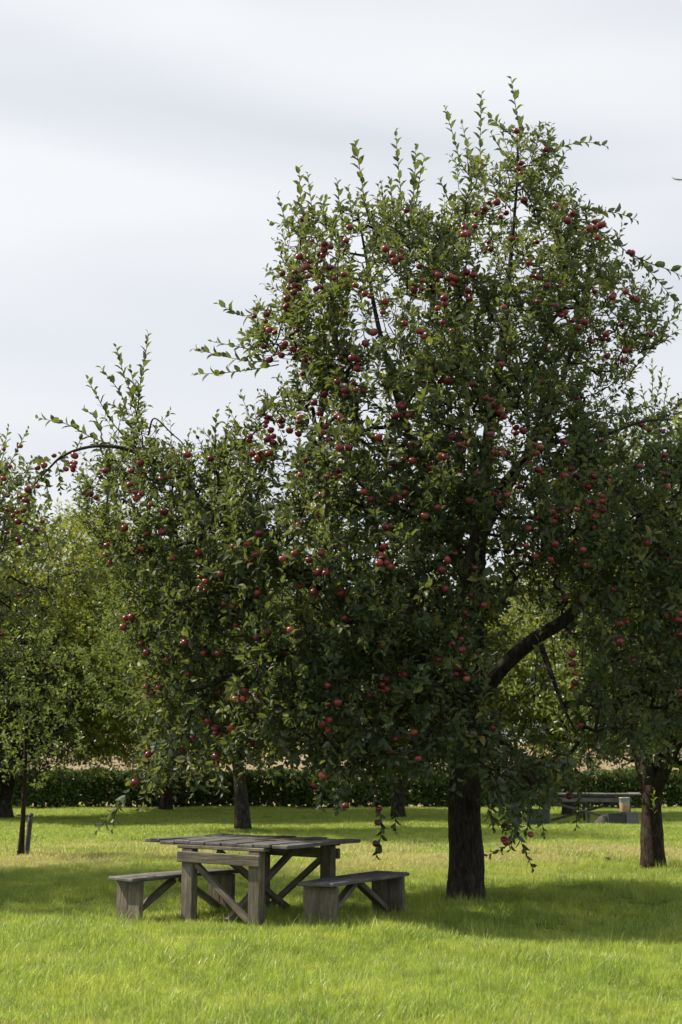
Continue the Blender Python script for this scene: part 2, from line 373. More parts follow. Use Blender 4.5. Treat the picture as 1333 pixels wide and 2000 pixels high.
def tubes(A, B, ra, rb, sides=5):
    """frusta from A to B"""
    k = len(A); d = norm(B - A); h = np.where(np.abs(d[:, 2:]) < .9, np.array([0, 0, 1.]), np.array([1., 0, 0]))
    u = norm(np.cross(d, h)); v = np.cross(d, u)
    an = np.arange(sides) * 2 * math.pi / sides
    ring = np.cos(an)[None, :, None] * u[:, None] + np.sin(an)[None, :, None] * v[:, None]
    V = np.concatenate([A[:, None] + ring * ra[:, None, None], B[:, None] + ring * rb[:, None, None]], 1).reshape(-1, 3)
    j = np.arange(sides); q = np.stack([j, (j + 1) % sides, (j + 1) % sides + sides, j + sides], -1)
    Fc = (q[None] + (np.arange(k) * 2 * sides)[:, None, None]).reshape(-1, 4)
    return V, Fc
def smooth_poly(pts, rad, n):
    """Catmull-Rom through points with radii"""
    P = np.asarray(pts, float); R = np.asarray(rad, float)
    P = np.concatenate([[2 * P[0] - P[1]], P, [2 * P[-1] - P[-2]]]); out, ro = [], []
    for i in range(1, len(P) - 2):
        for k in range(n):
            t_ = k / n
            out.append(.5 * (2 * P[i] + (P[i + 1] - P[i - 1]) * t_ + (2 * P[i - 1] - 5 * P[i] + 4 * P[i + 1] - P[i + 2]) * t_ ** 2 + (3 * P[i] - P[i - 1] - 3 * P[i + 1] + P[i + 2]) * t_ ** 3))
            ro.append(R[i - 1] * (1 - t_) + R[i] * t_)
    out.append(P[-2]); ro.append(R[-1]); return np.array(out), np.array(ro)
def tube_poly(pts, rad, sides=10, rough=0.0, flare=0.0):
    """one continuous tube, optionally knobbly"""
    P = np.asarray(pts); n = len(P); T = norm(np.gradient(P, axis=0)); ref = np.array([1., .13, 0])
    an = np.arange(sides) * 2 * math.pi / sides; V = []
    ph = rng.uniform(0, 6, 6)
    for i in range(n):
        u = ref - T[i] * ref.dot(T[i]); u /= np.linalg.norm(u); v = np.cross(T[i], u)
        k = 1 + rough * (np.sin(3 * an + ph[0] + i * .35) * .5 + np.sin(5 * an + ph[1] - i * .5) * .35 + rng.uniform(-.5, .5, sides) * .6)
        if flare: k = k * (1 + flare * math.exp(-i / 1.6) * (1 + .5 * np.sin(4 * an + ph[2])))
        V.append(P[i] + (np.cos(an)[:, None] * u + np.sin(an)[:, None] * v) * (rad[i] * k)[:, None])
    V = np.concatenate(V); j = np.arange(sides)
    q = np.stack([j, (j + 1) % sides, (j + 1) % sides + sides, j + sides], -1)
    Fc = (q[None] + (np.arange(n - 1) * sides)[:, None, None]).reshape(-1, 4)
    loops = np.concatenate([Fc.ravel(), np.arange(sides)[::-1], (n - 1) * sides + np.arange(sides)])
    sizes = np.concatenate([np.full(len(Fc), 4), [sides, sides]])
    return V, loops, sizes
def tube_obj(name, pts, rad, mat, parent, sides=10, rough=0.0, flare=0.0):
    V, l, s = tube_poly(pts, rad, sides, rough, flare)
    return link(name, mesh_np(name, V, loops=l, sizes=s, smooth=True), mat, parent)

def grow(skel, skel_parent, targets, bal=.22):
    """joins target points to the skeleton into one branching tree; returns nodes, parent"""
    S = len(skel); Pn = np.concatenate([skel, targets]); n = len(Pn)
    parent = np.full(n, -1); parent[:S] = skel_parent
    path = np.zeros(n)
    for i in range(1, S):
        if skel_parent[i] >= 0: path[i] = path[skel_parent[i]] + np.linalg.norm(skel[i] - skel[skel_parent[i]])
    T = targets; best = np.full(len(T), 1e9); bp = np.zeros(len(T), int); dist = np.zeros(len(T))
    for i in range(S):
        d = np.linalg.norm(T - skel[i], axis=1); c = d + bal * path[i] * .35
        mk = c < best; best[mk] = c[mk]; bp[mk] = i; dist[mk] = d[mk]
    done = np.zeros(len(T), bool)
    for _ in range(len(T)):
        j = int(np.argmin(np.where(done, 1e9, best))); done[j] = True; idx = S + j
        parent[idx] = bp[j]; path[idx] = path[bp[j]] + dist[j]
        d = np.linalg.norm(T - T[j], axis=1); c = d + bal * path[idx] * .35
        mk = (c < best) & ~done; best[mk] = c[mk]; bp[mk] = idx; dist[mk] = d[mk]
    return Pn, parent

def twig_leaves(base, d, length, nl, LL, up_bias=.35, droop=.25, tint_c=None, stem_r=.004):
    """leaves along k straight-ish shoots: dict of arrays and the stems' ends"""
    k = len(base); d = norm(d)
    h = norm(rng.normal(size=(k, 3))); u = norm(np.cross(d, h)); v = np.cross(d, u)
    Ps, Ax, Nr, Ls, Ws, Ti = [], [], [], [], [], []
    tone = rng.beta(2, 2.6, k) if tint_c is None else tint_c
    ph0 = rng.uniform(0, 6.28, k)
    for i in range(nl):
        f = .18 + .82 * (i + rng.uniform(-.2, .2, k)) / max(nl - 1, 1)
        a = ph0 + i * 2.4; rad_ = np.cos(a)[:, None] * u + np.sin(a)[:, None] * v
        P = base + d * (length * np.clip(f, .05, 1.0))[:, None]
        op = rng.uniform(.7, 1.25, k)[:, None] * (1 - .45 * np.clip(f, 0, 1))[:, None]
        ax = d * .62 + rad_ * op + rng.normal(0, .28, (k, 3)); ax[:, 2] += up_bias * .3 - droop * rng.uniform(0, 1, k)
        nr = d * .8 - rad_ * .35 + np.array([0, 0, .45]) + rng.normal(0, .45, (k, 3))
        L = LL * rng.uniform(.66, 1.18, k) * (1 - .35 * np.clip(f - .75, 0, 1) / .25)
        Ps.append(P + rad_ * .012); Ax.append(ax); Nr.append(nr); Ls.append(L); Ws.append(L * rng.uniform(.38, .54, k))
        Ti.append(np.clip(tone + rng.normal(0, .17, k), 0, .96) + (rng.uniform(size=k) < .03) * rng.uniform(0, .3, k))
    return dict(P=np.concatenate(Ps), axis=np.concatenate(Ax), nrm=np.concatenate(Nr), L=np.concatenate(Ls), W=np.concatenate(Ws), tint=np.clip(np.concatenate(Ti), 0, 1))
def cat(*lv): return {k: np.concatenate([x[k] for x in lv]) for k in lv[0]}
def pick(lv, m): return {k: x[m] for k, x in lv.items()}
def shoot_leaves(pts, LL, spacing=.055, up=1.0, first=.1, pale=0.0):
    """one hand-placed shoot: curved stem, alternating leaves held up in a V"""
    P, _ = smooth_poly(pts, np.ones(len(pts)), 8); seg = np.linalg.norm(np.diff(P, axis=0), axis=1); s_ = np.concatenate([[0], np.cumsum(seg)])
    n = max(3, int(s_[-1] / spacing)); f = first * s_[-1] + (s_[-1] - first * s_[-1]) * np.linspace(0, 1, n)
    Q = np.stack([np.interp(f, s_, P[:, k]) for k in range(3)], -1); T = norm(np.stack([np.interp(f, s_, norm(np.gradient(P, axis=0))[:, k]) for k in range(3)], -1))
    h = np.array([.2, 1., .15]); u = norm(np.cross(T, h)); v = np.cross(T, u)
    a = rng.uniform(0, 6.28) + np.arange(n) * 2.5
    rad_ = np.cos(a)[:, None] * u + np.sin(a)[:, None] * v * .75
    ax = T * .75 + rad_ * rng.uniform(.55, .95, n)[:, None] + rng.normal(0, .1, (n, 3)); ax[:, 2] += .25 * up
    nr = T * .7 - rad_ * .5 + rng.normal(0, .2, (n, 3)); nr[:, 2] += .4
    L = LL * rng.uniform(.75, 1.12, n); L[-3:] *= np.array([.85, .7, .55])
    return dict(P=Q, axis=ax, nrm=nr, L=L, W=L * rng.uniform(.48, .60, n), tint=np.clip(pale + rng.beta(2, 2.4) * (1 - abs(pale)) + rng.normal(0, .12, n), 0, .95))

# ------------------------------------------------------------------ apples
def apple_mesh(name, mat, ns=14, nr=9):
    prof = []
    for i in range(nr):
        th = math.pi * i / (nr - 1)
        r = math.sin(th) * (1 + .08 * math.cos(th)); z = math.cos(th) * .9
        z -= .26 * math.exp(-(th / .42) ** 2) - .13 * math.exp(-((math.pi - th) / .38) ** 2)
        prof.append((r, z))
    V = [[0, 0, prof[0][1]]]
    for r, z in prof[1:-1]:
        for k in range(ns):
            a = 2 * math.pi * k / ns; q = 1 + .03 * math.cos(5 * a) * (1 if z < 0 else .4); V.append([r * q * math.cos(a), r * q * math.sin(a), z])
    V.append([0, 0, prof[-1][1]]); l, s = [], []
    for k in range(ns): l += [0, 1 + k, 1 + (k + 1) % ns]; s.append(3)
    for i in range(nr - 3):
        for k in range(ns): a = 1 + i * ns; l += [a + k, a + ns + k, a + ns + (k + 1) % ns, a + (k + 1) % ns]; s.append(4)
    e = len(V) - 1; a = 1 + (nr - 3) * ns
    for k in range(ns): l += [a + k, e, a + (k + 1) % ns]; s.append(3)
    me = mesh_np(name, np.array(V) * .5, loops=np.array(l), sizes=np.array(s), smooth=True); me.materials.append(mat); return me
APPLE = apple_mesh('apple', M['apple']); APPLE_PALE = apple_mesh('pale_apple', M['apple_pale'])
def add_apples(parent, P, dia=.082, me=APPLE):
    base = np.array(parent.location)
    for p in P:
        o = link('apple', me, None, parent); o.location = tuple(p - base); s_ = dia * rng.uniform(.72, 1.16)
        o.scale = (s_, s_, s_ * rng.uniform(.9, 1.0)); o.rotation_euler = (rng.normal(0, .35), rng.normal(0, .35), rng.uniform(0, 6.28))

# ------------------------------------------------------------------ trees
def branch_mesh(Pn, parent, S, base, tip=.006, ex=.44, rmax=.12, sides=4):
    n = len(Pn); cnt = np.ones(n)
    order = list(range(n)); kids = [[] for _ in range(n)]
    for i in range(n):
        if parent[i] >= 0: kids[parent[i]].append(i)
    seen = []; st = [i for i in range(n) if parent[i] < 0]
    while st: i = st.pop(); seen.append(i); st += kids[i]
    for i in reversed(seen):
        if parent[i] >= 0: cnt[parent[i]] += cnt[i]
    r = np.minimum(tip * cnt ** ex, rmax)
    idx = np.array([i for i in range(S, n)]); A = Pn[parent[idx]]; B = Pn[idx]
    ra = np.minimum(r[parent[idx]], r[idx] * 1.35); rb = r[idx]
    mid = (A + B) / 2 + rng.normal(0, .06, A.shape) * np.linalg.norm(B - A, axis=1)[:, None]; rm = (ra + rb) / 2
    V1, F1 = tubes(A - base, mid - base, ra, rm, sides); V2, F2 = tubes(mid - base, B - base, rm, rb, sides)
    return np.concatenate([V1, V2]), np.concatenate([F1, F2 + len(V1)])

def limb_skeleton(limbs):
    """limbs: list of (pts, radii, parent limb or None). returns skeleton nodes + parent, smooth curves"""
    nodes, par, curves = [], [], []; start = []
    for pts, rad_, pl in limbs:
        C, R = smooth_poly(pts, rad_, 5); curves.append((C, R)); s0 = len(nodes); start.append(s0)
        for i, c in enumerate(C):
            nodes.append(c)
            if i > 0: par.append(len(nodes) - 2)
            elif pl is None: par.append(-1)
            else:
                a = np.array(nodes[start[pl]:start[pl] + len(curves[pl][0])]); par.append(start[pl] + int(np.argmin(np.linalg.norm(a - c, axis=1))))
    return np.array(nodes), np.array(par), curves

def stems_mesh(base, end, r0=.005, r1=.0025, sides=3):
    return tubes(base, end, np.full(len(base), r0), np.full(len(base), r1), sides)

def simple_tree(name, label, cat_, group, base, H, cr, cb, nt_, nl, LL, mat, trunk_r=.2, bark='bark', full=False, off=(0, 0), apples=0, shape=1.0, lean=(0, 0), me=APPLE, shoots=(), dens_pow=.5, extra=None):
    """orchard tree: BASE (x,y), height H, crown radii CR (x,y), crown base CB"""
    base = np.array([base[0], base[1], float(ground_z(np.array(base[0]), np.array(base[1])))])
    root = empty(name, tuple(base)); tag(root, label, cat_, group)
    c = base + np.array([off[0], off[1], 0])
    n = nt_ * 3; th = rng.uniform(0, 6.283, n); uz = rng.uniform(-1, 1, n); rr = rng.uniform(0, 1, n) ** (1 / 3.2)
    k = np.sqrt(1 - uz ** 2)
    lump = 1 + .16 * np.sin(3 * th + rng.uniform(0, 6) + 2 * uz) + .12 * np.sin(5 * th + 4 * uz + rng.uniform(0, 6)) + .09 * np.sin(9 * th - 6 * uz)
    hz = (H - cb) / 2
    T = np.stack([c[0] + cr[0] * k * np.cos(th) * rr * lump, c[1] + cr[1] * k * np.sin(th) * rr * lump, c[2] + cb + hz + hz * uz * rr * (.92 + .08 * lump)], -1)
    T = T[T[:, 2] > c[2] + cb * .9][:nt_]
    fork = base + np.array([lean[0] * .6, lean[1] * .6, cb * .95])
    limbs = [([base, base + np.array([lean[0] * .25, lean[1] * .25, cb * .5]), fork], [trunk_r, trunk_r * .86, trunk_r * .66], None)]
    for q in range(5):
        a = q * 1.2566 + rng.uniform(-.4, .4); rr_ = rng.uniform(.3, .48)
        e = np.array([c[0] + cr[0] * rr_ * math.cos(a), c[1] + cr[1] * rr_ * math.sin(a), c[2] + cb + (H - cb) * rng.uniform(.35, .7)])
        md = fork * .5 + e * .5 + np.array([0, 0, rng.uniform(-.1, .3)]) + rng.normal(0, .12, 3)
        limbs.append(([fork - np.array([0, 0, .22]), md, e], [trunk_r * .62, trunk_r * .38, trunk_r * .18], 0))
    sk, sp, curves = limb_skeleton(limbs)
    tube_obj('trunk', curves[0][0] - base, curves[0][1], M[bark], root, 16, .09, .16)
    for C, R in curves[1:]: tube_obj('limb', C - base, R, M['twig'], root, 7, .06)
    Pn, par = grow(sk, sp, T); S = len(sk)
    V, Fc = branch_mesh(Pn, par, S, base, tip=.0042, ex=.40, rmax=trunk_r * .22)
    gd = norm(T - Pn[par[S:]])
    outw = norm(T - np.array([c[0], c[1], c[2] + cb + hz * .7]))
    d = gd * .35 + outw * .45 + rng.normal(0, .42, T.shape); d[:, 2] += .35
    length = LL * rng.uniform(2.4, 5.0, len(T)); lv = twig_leaves(T, d, length, nl, LL)
    Vs, Fs = stems_mesh(T - base, T + norm(d) * length[:, None] - base, .004, .002)
    for px_pts, Y in shoots:
        pts = np.array([at(x, y, Y) for x, y in px_pts])
        e = pts[0] - pts[-1]; pts = np.concatenate([[pts[0] + e * .35 + np.array([0, 0, -.15])], pts])
        lv = cat(lv, shoot_leaves(pts, LL, .06)); P_, R_ = smooth_poly(pts, np.linspace(.008, .003, len(pts)), 4)
        V2, F2 = tubes(P_[:-1] - base, P_[1:] - base, R_[:-1], R_[1:], 4); Fs = np.concatenate([Fs, F2 + len(Vs)]); Vs = np.concatenate([Vs, V2])
    tag(link('branches', mesh_np('branches', np.concatenate([V, Vs]), np.concatenate([Fc, Fs + len(V)]), smooth=True), M['twig'], root), kind='stuff')
    lv['P'] = lv['P'] - base
    tag(link('foliage', leaf_mesh('foliage', lv, full), M[mat], root), kind='stuff')
    if apples:
        cand = lv['P'] + base; px, py = proj(cand); ok = (px > -40) & (px < 1373)
        near = cand[:, 1] < np.quantile(cand[:, 1], .45)
        ids = np.where(ok & near)[0]
        if len(ids):
            ids = rng.choice(ids, min(apples, len(ids)), replace=False); add_apples(root, cand[ids] + np.array([0, -.06, -.08]), .08, me)
    return root

# ---- main tree -------------------------------------------------------------
BX = ground(912, 1762); TD = BX[1]
CROWN = np.array([(1000,245),(1040,265),(1075,290),(1100,305),(1095,350),(1085,380),(1125,395),(1165,420),(1185,440),(1180,470),(1215,500),(1230,540),(1250,570),(1290,600),(1310,650),(1285,690),(1245,715),(1228,760),(1245,800),(1333,825),(1420,900),(1450,1050),(1430,1250),(1400,1380),(1333,1430),(1250,1440),(1180,1470),(1100,1500),(1075,1535),(1025,1560),(975,1550),(950,1500),(880,1475),(800,1500),(730,1480),(640,1520),(600,1470),(540,1480),(470,1460),(400,1500),(340,1510),(280,1520),(285,1430),(265,1330),(245,1250),(235,1150),(200,1080),(155,1020),(140,980),(165,940),(190,900),(235,880),(215,830),(245,790),(270,800),(290,840),(330,880),(400,890),(440,870),(470,850),(500,820),(530,790),(570,770),(590,720),(560,705),(515,715),(480,695),(490,640),(540,615),(548,570),(560,540),(555,480),(560,430),(600,415),(650,425),(690,405),(730,410),(790,395),(830,425),(860,445),(890,405),(880,365),(910,315),(940,325),(970,355),(990,300)], float)
def poly_dist(P, poly):
    """signed distance to a polygon (inside positive), in pixels"""
    A = poly; B = np.roll(poly, -1, 0); d = np.full(len(P), 1e9); ins = np.zeros(len(P), bool)
    for a, b in zip(A, B):
        ab = b - a; t_ = np.clip(((P - a) @ ab) / (ab @ ab), 0, 1); d = np.minimum(d, np.linalg.norm(P - a - t_[:, None] * ab, axis=1))
        cond = (a[1] > P[:, 1]) != (b[1] > P[:, 1]); xi = (b[0] - a[0]) * (P[:, 1] - a[1]) / (b[1] - a[1] + 1e-12) + a[0]
        ins ^= cond & (P[:, 0] < xi)
    return np.where(ins, d, -d)
CROWN_T = CROWN.copy(); low = (CROWN[:, 1] > 1370); CROWN_T[low, 1] += 330          # a flat underside keeps its depth
KV = norm(rng.normal(size=(14, 3))) * rng.uniform(3.2, 6.2, (14, 1)); KP = rng.uniform(0, 6.283, 14)
def clump(P): return np.cos(P @ KV.T + KP).sum(1) * math.sqrt(2 / 14)
def crown_points(n):
    out = []
    while len(out) < n:
        P = np.stack([rng.uniform(130, 1460, n * 3), rng.uniform(240, 1600, n * 3)], -1)
        d = poly_dist(P, CROWN); P = P[d > 4]; dm = poly_dist(P, CROWN_T)
        dm = np.maximum(dm, 0) / 165.0
        R = 2.35; dd = np.minimum(dm, R); Tk = np.sqrt(dd * (2 * R - dd)) + .12
        px, py = P[:, 0], P[:, 1]
        # thinner above, denser below; some openings as in the photograph
        wgt = np.interp(py, [240, 500, 800, 1000, 1500], [.80, .72, .82, .95, 1.0]) * np.interp(Tk, [.1, 1.0, 2.5], [.30, .62, 1.0])
        for ex, ey, rx, ry, k in ((1052, 1355, 100, 120, .03), (1130, 1430, 60, 60, .30), (590, 1440, 60, 60, .45), (700, 1400, 50, 60, .6), (1005, 1235, 60, 55, .15), (1110, 1290, 60, 50, .2), (1210, 560, 60, 60, .6), (620, 900, 90, 110, .85), (535, 925, 48, 105, .30), (560, 1030, 40, 60, .55), (900, 380, 40, 40, .5)):
            q = ((px - ex) / rx) ** 2 + ((py - ey) / ry) ** 2; wgt = np.where(q < 1, wgt * k, wgt)
        keep = rng.uniform(size=len(P)) < wgt; P, Tk, px, py = P[keep], Tk[keep], px[keep], py[keep]
        u = rng.uniform(-1, 1, len(P)); u = np.sign(u) * np.abs(u) ** .62
        # openings on the near side where the dark inside of the crown shows
        hol = np.zeros(len(P), bool)
        for ex, ey, rx, ry in ((955, 1080, 55, 75), (580, 1190, 80, 55), (1040, 1140, 70, 60)):
            hol |= (((px - ex) / rx) ** 2 + ((py - ey) / ry) ** 2 < 1) & (u < .1)
        # the bare right limb is open to view
        la, lb = np.array([965., 1318.]), np.array([1120., 1200.]); tt = np.clip(((P - la) @ (lb - la)) / ((lb - la) @ (lb - la)), 0, 1)
        hol |= (np.linalg.norm(P - la - tt[:, None] * (lb - la), axis=1) < 52) & (u < .35)
        P, Tk, u = P[~hol], Tk[~hol], u[~hol]
        Yd = TD + .1 + u * Tk * 1.05 + .8 * np.sin(P[:, 0] / 190. + 1.) * 0.4
        Q = at(P[:, 0], P[:, 1], Yd); cv = clump(Q); thin = poly_dist(P, CROWN) < 45
        pr = np.clip((cv + np.where((P[:, 0] < 560) | (P[:, 1] > 950), 1.25, .95)) / 1.3, .04, 1); pr = np.where(thin, np.maximum(pr, .55), pr)
        out += list(Q[rng.uniform(size=len(Q)) < pr])
    return np.array(out[:n])

tree = empty('apple_tree', tuple(BX)); tag(tree, 'tall spreading tree full of red apples, its dark trunk beside the picnic table benches', 'tree', 'apple trees in the orchard')
def pp(*a): return [at(x, y, TD + dz) for x, y, dz in a]
limbs = [
    (pp((912, 1768, 0), (911, 1700, 0), (908, 1600, 0), (910, 1490, 0), (915, 1390, 0)), [.235, .215, .195, .185, .18], None),
    (pp((915, 1390, 0), (925, 1250, .1), (935, 1060, .1), (955, 850, .1), (985, 640, 0), (1000, 480, 0), (1012, 330, 0), (1010, 255, 0)), [.15, .125, .105, .075, .045, .025, .013, .007], 0),
    (pp((915, 1395, 0), (975, 1310, -.2), (1050, 1245, -.3), (1110, 1205, -.2), (1200, 1100, .1), (1290, 960, .4), (1340, 860, .5)), [.13, .10, .085, .075, .06, .045, .03], 0),
    (pp((912, 1400, 0), (830, 1300, -.5), (700, 1200, -.9), (560, 1110, -1.0), (430, 1010, -.9), (330, 915, -.8), (244, 876, -.8)), [.14, .11, .08, .055, .036, .024, .018], 0),
    (pp((905, 1420, 0), (820, 1330, .7), (720, 1180, 1.2), (650, 1000, 1.3), (625, 850, 1.1), (650, 720, .9)), [.12, .09, .065, .042, .026, .014], 0),
    (pp((930, 1180, .1), (860, 1000, .2), (790, 820, .5), (740, 640, .5), (715, 500, .3), (700, 420, .1)), [.09, .065, .048, .032, .018, .010], 1),
    (pp((935, 1060, .1), (1010, 920, .7), (1090, 770, 1.0), (1130, 620, .9), (1160, 470, .5)), [.07, .052, .038, .025, .012], 1),
    (pp((940, 1000, .1), (1020, 900, -.9), (1100, 860, -1.4), (1180, 850, -1.4), (1255, 824, -1.3), (1335, 818, -1.2)), [.05, .035, .026, .020, .015, .010], 1),
    (pp((915, 1390, 0), (880, 1290, -1.0), (900, 1160, -1.7), (930, 1020, -1.9)), [.10, .07, .05, .03], 0),
    (pp((1050, 1245, -.3), (1075, 1310, -.6), (1098, 1375, -.8), (1125, 1430, -.9)), [.05, .028, .02, .012], 2),
    (pp((700, 1200, -.9), (620, 1260, -1.4), (500, 1300, -1.6), (400, 1340, -1.6)), [.06, .045, .03, .016], 3),
]
sk, sp, curves = limb_skeleton(limbs)
tb = np.array(BX)
C, R = smooth_poly(limbs[0][0], limbs[0][1], 9)
tube_obj('trunk', C - tb, R, M['bark'], tree, 28, .055, .22)
for C, R in curves[1:]: tube_obj('limb', C - tb, R, M['bark'], tree, 9, .06)
T = crown_points(9900)
Pn, par = grow(sk, sp, T); S = len(sk)
V, Fc = branch_mesh(Pn, par, S, tb, tip=.0036, ex=.38, rmax=.028)
gd = norm(T - Pn[par[S:]]); cen = at(880, 1000, TD); cen2 = at(420, 1180, TD)
px, py = proj(T)
outw = norm(T - np.where((px < 520)[:, None], cen2, cen))
d = gd * .40 + outw * .40 + rng.normal(0, .40, T.shape)
d[:, 2] += np.interp(py, [400, 1000, 1350, 1550], [.75, .5, .15, -.55])
LL = .113
length = rng.uniform(.22, .50, len(T)) * np.where(rng.uniform(size=len(T)) < .42, .32, 1.0) * np.interp(py, [300, 700], [.8, 1.0])
fy = np.quantile(T[:, 1], .35)
tone_t = np.clip(np.interp(T[:, 2], [2, 6, 9], [.38, .44, .58]) + .16 * np.sin(T[:, 0] * 1.7 + T[:, 2] * 2.1) + rng.normal(0, .22, len(T)), .02, .97)  # tint rises with height: paler young growth, plus painted light through upper leaves
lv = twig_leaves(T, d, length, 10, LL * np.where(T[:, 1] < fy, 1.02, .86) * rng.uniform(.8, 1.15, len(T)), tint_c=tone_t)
Vs, Fs = stems_mesh(T - tb, T + norm(d) * length[:, None] - tb)
# outline shoots, then pale upright ones standing out of the near side of the crown
SHOOTS = [
 [(1018,268),(1008,210),(999,154)], [(955,381),(939,323),(941,184)], [(922,350),(901,319),(885,262),(869,209)], [(922,330),(916,296),(903,243)],
 [(1005,268),(975,245),(951,222)], [(1045,312),(1075,297),(1110,283),(1150,278),(1184,285)], [(1066,381),(1080,345),(1105,296)],
 [(1125,400),(1165,412),(1205,416),(1243,430)], [(1150,436),(1200,472),(1274,535),(1333,608)], [(1240,500),(1274,516),(1310,528),(1340,545)],
 [(1225,735),(1265,690),(1300,640),(1335,588)], [(1215,640),(1255,655),(1300,668)], [(1250,690),(1280,672),(1310,662)],
 [(600,445),(591,416),(584,331)], [(620,470),(614,439),(601,339)], [(566,455),(556,425),(543,381)], [(668,430),(664,405),(659,353)], [(690,430),(685,401),(681,366)],
 [(724,440),(715,405),(703,330),(694,278)], [(786,410),(783,375),(773,258)], [(806,400),(809,371),(813,286)], [(814,395),(818,360),(829,307)], [(752,430),(749,401),(745,360)],
 [(850,460),(846,435),(835,404)], [(770,420),(765,380),(762,350)], [(640,455),(636,430),(632,412)], [(560,520),(552,505),(547,478)], [(545,610),(512,606),(475,617),(427,593)],
 [(545,705),(500,706),(456,700),(377,681)], [(520,690),(479,680),(415,667)], [(545,712),(490,722),(437,728),(378,731)], [(520,640),(500,650),(470,668)],
 [(270,800),(273,759),(283,705),(290,650)], [(268,815),(260,780),(242,730),(227,678)], [(250,810),(235,767),(197,718)], [(240,850),(218,822),(190,775),(172,741)],
 [(255,800),(262,760),(255,720)], [(230,872),(181,855),(130,828),(76,817)], [(420,900),(420,860),(424,806)], [(404,905),(399,880),(383,848)], [(500,840),(475,835),(445,834)],
 [(440,880),(444,850),(462,830)], [(505,820),(530,790),(545,765)], [(200,850),(186,815),(165,800)],
 [(1095,400),(1110,385),(1120,380)], [(985,300),(968,275),(960,262)], [(880,400),(866,365),(858,350)],
]
near_up = []
for _ in range(60):
    x = rng.uniform(300, 1320); y = rng.uniform(880, 1420)
    if x < 560 and y < 1000: continue
    near_up.append((x, y))
HANG = [([(748,1470),(743,1540),(738,1610),(735,1680)], -1.7), ([(1000,1540),(990,1590),(985,1640),(962,1672)], -1.6), ([(1010,1540),(1006,1610),(1022,1695)], -1.5),
        ([(1038,1530),(1036,1580),(1030,1640)], -1.5), ([(262,1480),(258,1540),(235,1580),(188,1622)], -1.9), ([(250,1545),(232,1585),(225,1612)], -1.9), ([(700,1480),(672,1550),(650,1590)], -1.6), ([(770,1490),(765,1560),(756,1615)], -1.5),
        ([(625,1470),(618,1510),(612,1545)], -1.5), ([(960,1500),(955,1560),(968,1620)], -1.5), ([(690,1500),(690,1545),(680,1575)], -1.7), ([(1090,1480),(1085,1530),(1100,1570)], -.8), ([(1120,1480),(1130,1540),(1118,1610)], -.6), ([(320,1490),(300,1520),(290,1545)], -1.7), ([(1050,1530),(1062,1580),(1058,1620)], -1.2), ([(1020,1530),(1022,1590),(1000,1650)], -1.3), ([(975,1530),(972,1590),(985,1630)], -1.0), ([(560,1480),(552,1510),(560,1535)], -1.3), ([(810,1490),(800,1520),(805,1550)], -1.6), ([(1150,1460),(1155,1510),(1145,1550)], -.5)]
sl = []; sv, sf = [], []; nv = 0
def add_shoot(pts, up, LLs, spacing, r0=.009, pale=0.0):
    global nv
    sl.append(shoot_leaves(pts, LLs, spacing, up, .1, pale)); P_, R_ = smooth_poly(pts, np.linspace(r0, .003, len(pts)), 6)
    V2, F2 = tubes(P_[:-1] - tb, P_[1:] - tb, R_[:-1], R_[1:], 5); sv.append(V2); sf.append(F2 + nv); nv += len(V2)
for s_ in SHOOTS:
    dz = rng.uniform(-.7, .4) if len(s_) < 5 else -.3
    P_ = at(np.array(s_)[:, 0], np.array(s_)[:, 1], TD + dz + rng.uniform(-.15, .15, len(s_)).cumsum())
    add_shoot(P_, 1.0, LL * rng.uniform(1.08, 1.34), rng.uniform(.052, .072), .008, -.35)  # lowered tint paints in the dark silhouette look against the sky
n_sil = len(sl)
for pts, dz in HANG:
    P_ = at(np.array(pts)[:, 0], np.array(pts)[:, 1], TD + dz + np.zeros(len(pts))); P_[1:] += rng.normal(0, .04, P_[1:].shape); add_shoot(P_, -.5, LL * 1.05, .048, .007)
# arched bare branch on the far left, with its fruit
ARCH = [(300,900),(244,876),(181,872),(126,889),(96,915),(60,955)]
Pa, Ra = smooth_poly(at(np.array(ARCH)[:, 0], np.array(ARCH)[:, 1], TD - .8 + np.zeros(6)), [.028, .024, .02, .016, .012, .007], 6)
tube_obj('limb', Pa - tb, Ra, M['bark'], tree, 8, .04)
for a, b in (((120,890),(128,905)), ((150,876),(160,845)), ((96,915),(70,935)), ((75,935),(52,990)), ((68,945),(30,1010)), ((100,905),(70,900)), ((110,900),(118,960)), ((60,955),(45,1040)), ((85,925),(95,990)), ((52,965),(10,990))):
    add_shoot(at(np.array([a[0], (a[0] + b[0]) / 2 + 3, b[0]]), np.array([a[1], (a[1] + b[1]) / 2 - 4, b[1]]), TD - .8 + rng.uniform(-.25, .25, 3)), .1, LL * .9, .04, .006)
Pa, Ra = smooth_poly(at(np.array([290,302,336,357,375]), np.array([850,817,847,866,895]), TD - .7 + np.zeros(5)), [.012, .01, .008, .007, .006], 6)
tube_obj('limb', Pa - tb, Ra, M['bark'], tree, 6, .02)
px, py = proj(lv['P'])
for x, y in near_up:
    nb_ = (np.abs(px - x) < 30) & (np.abs(py - y) < 30)
    if not nb_.any(): continue
    yd = np.quantile(lv['P'][nb_, 1], .04) - .02; h = rng.uniform(60, 130); dx = rng.uniform(-22, 22)
    add_shoot(at(np.array([x, x + dx * .4, x + dx]), np.array([y + 40, y - h * .4, y - h]), np.array([yd + .12, yd - .05, yd - .08])), 1.0, LL * 1.02, .05, .007, .5)
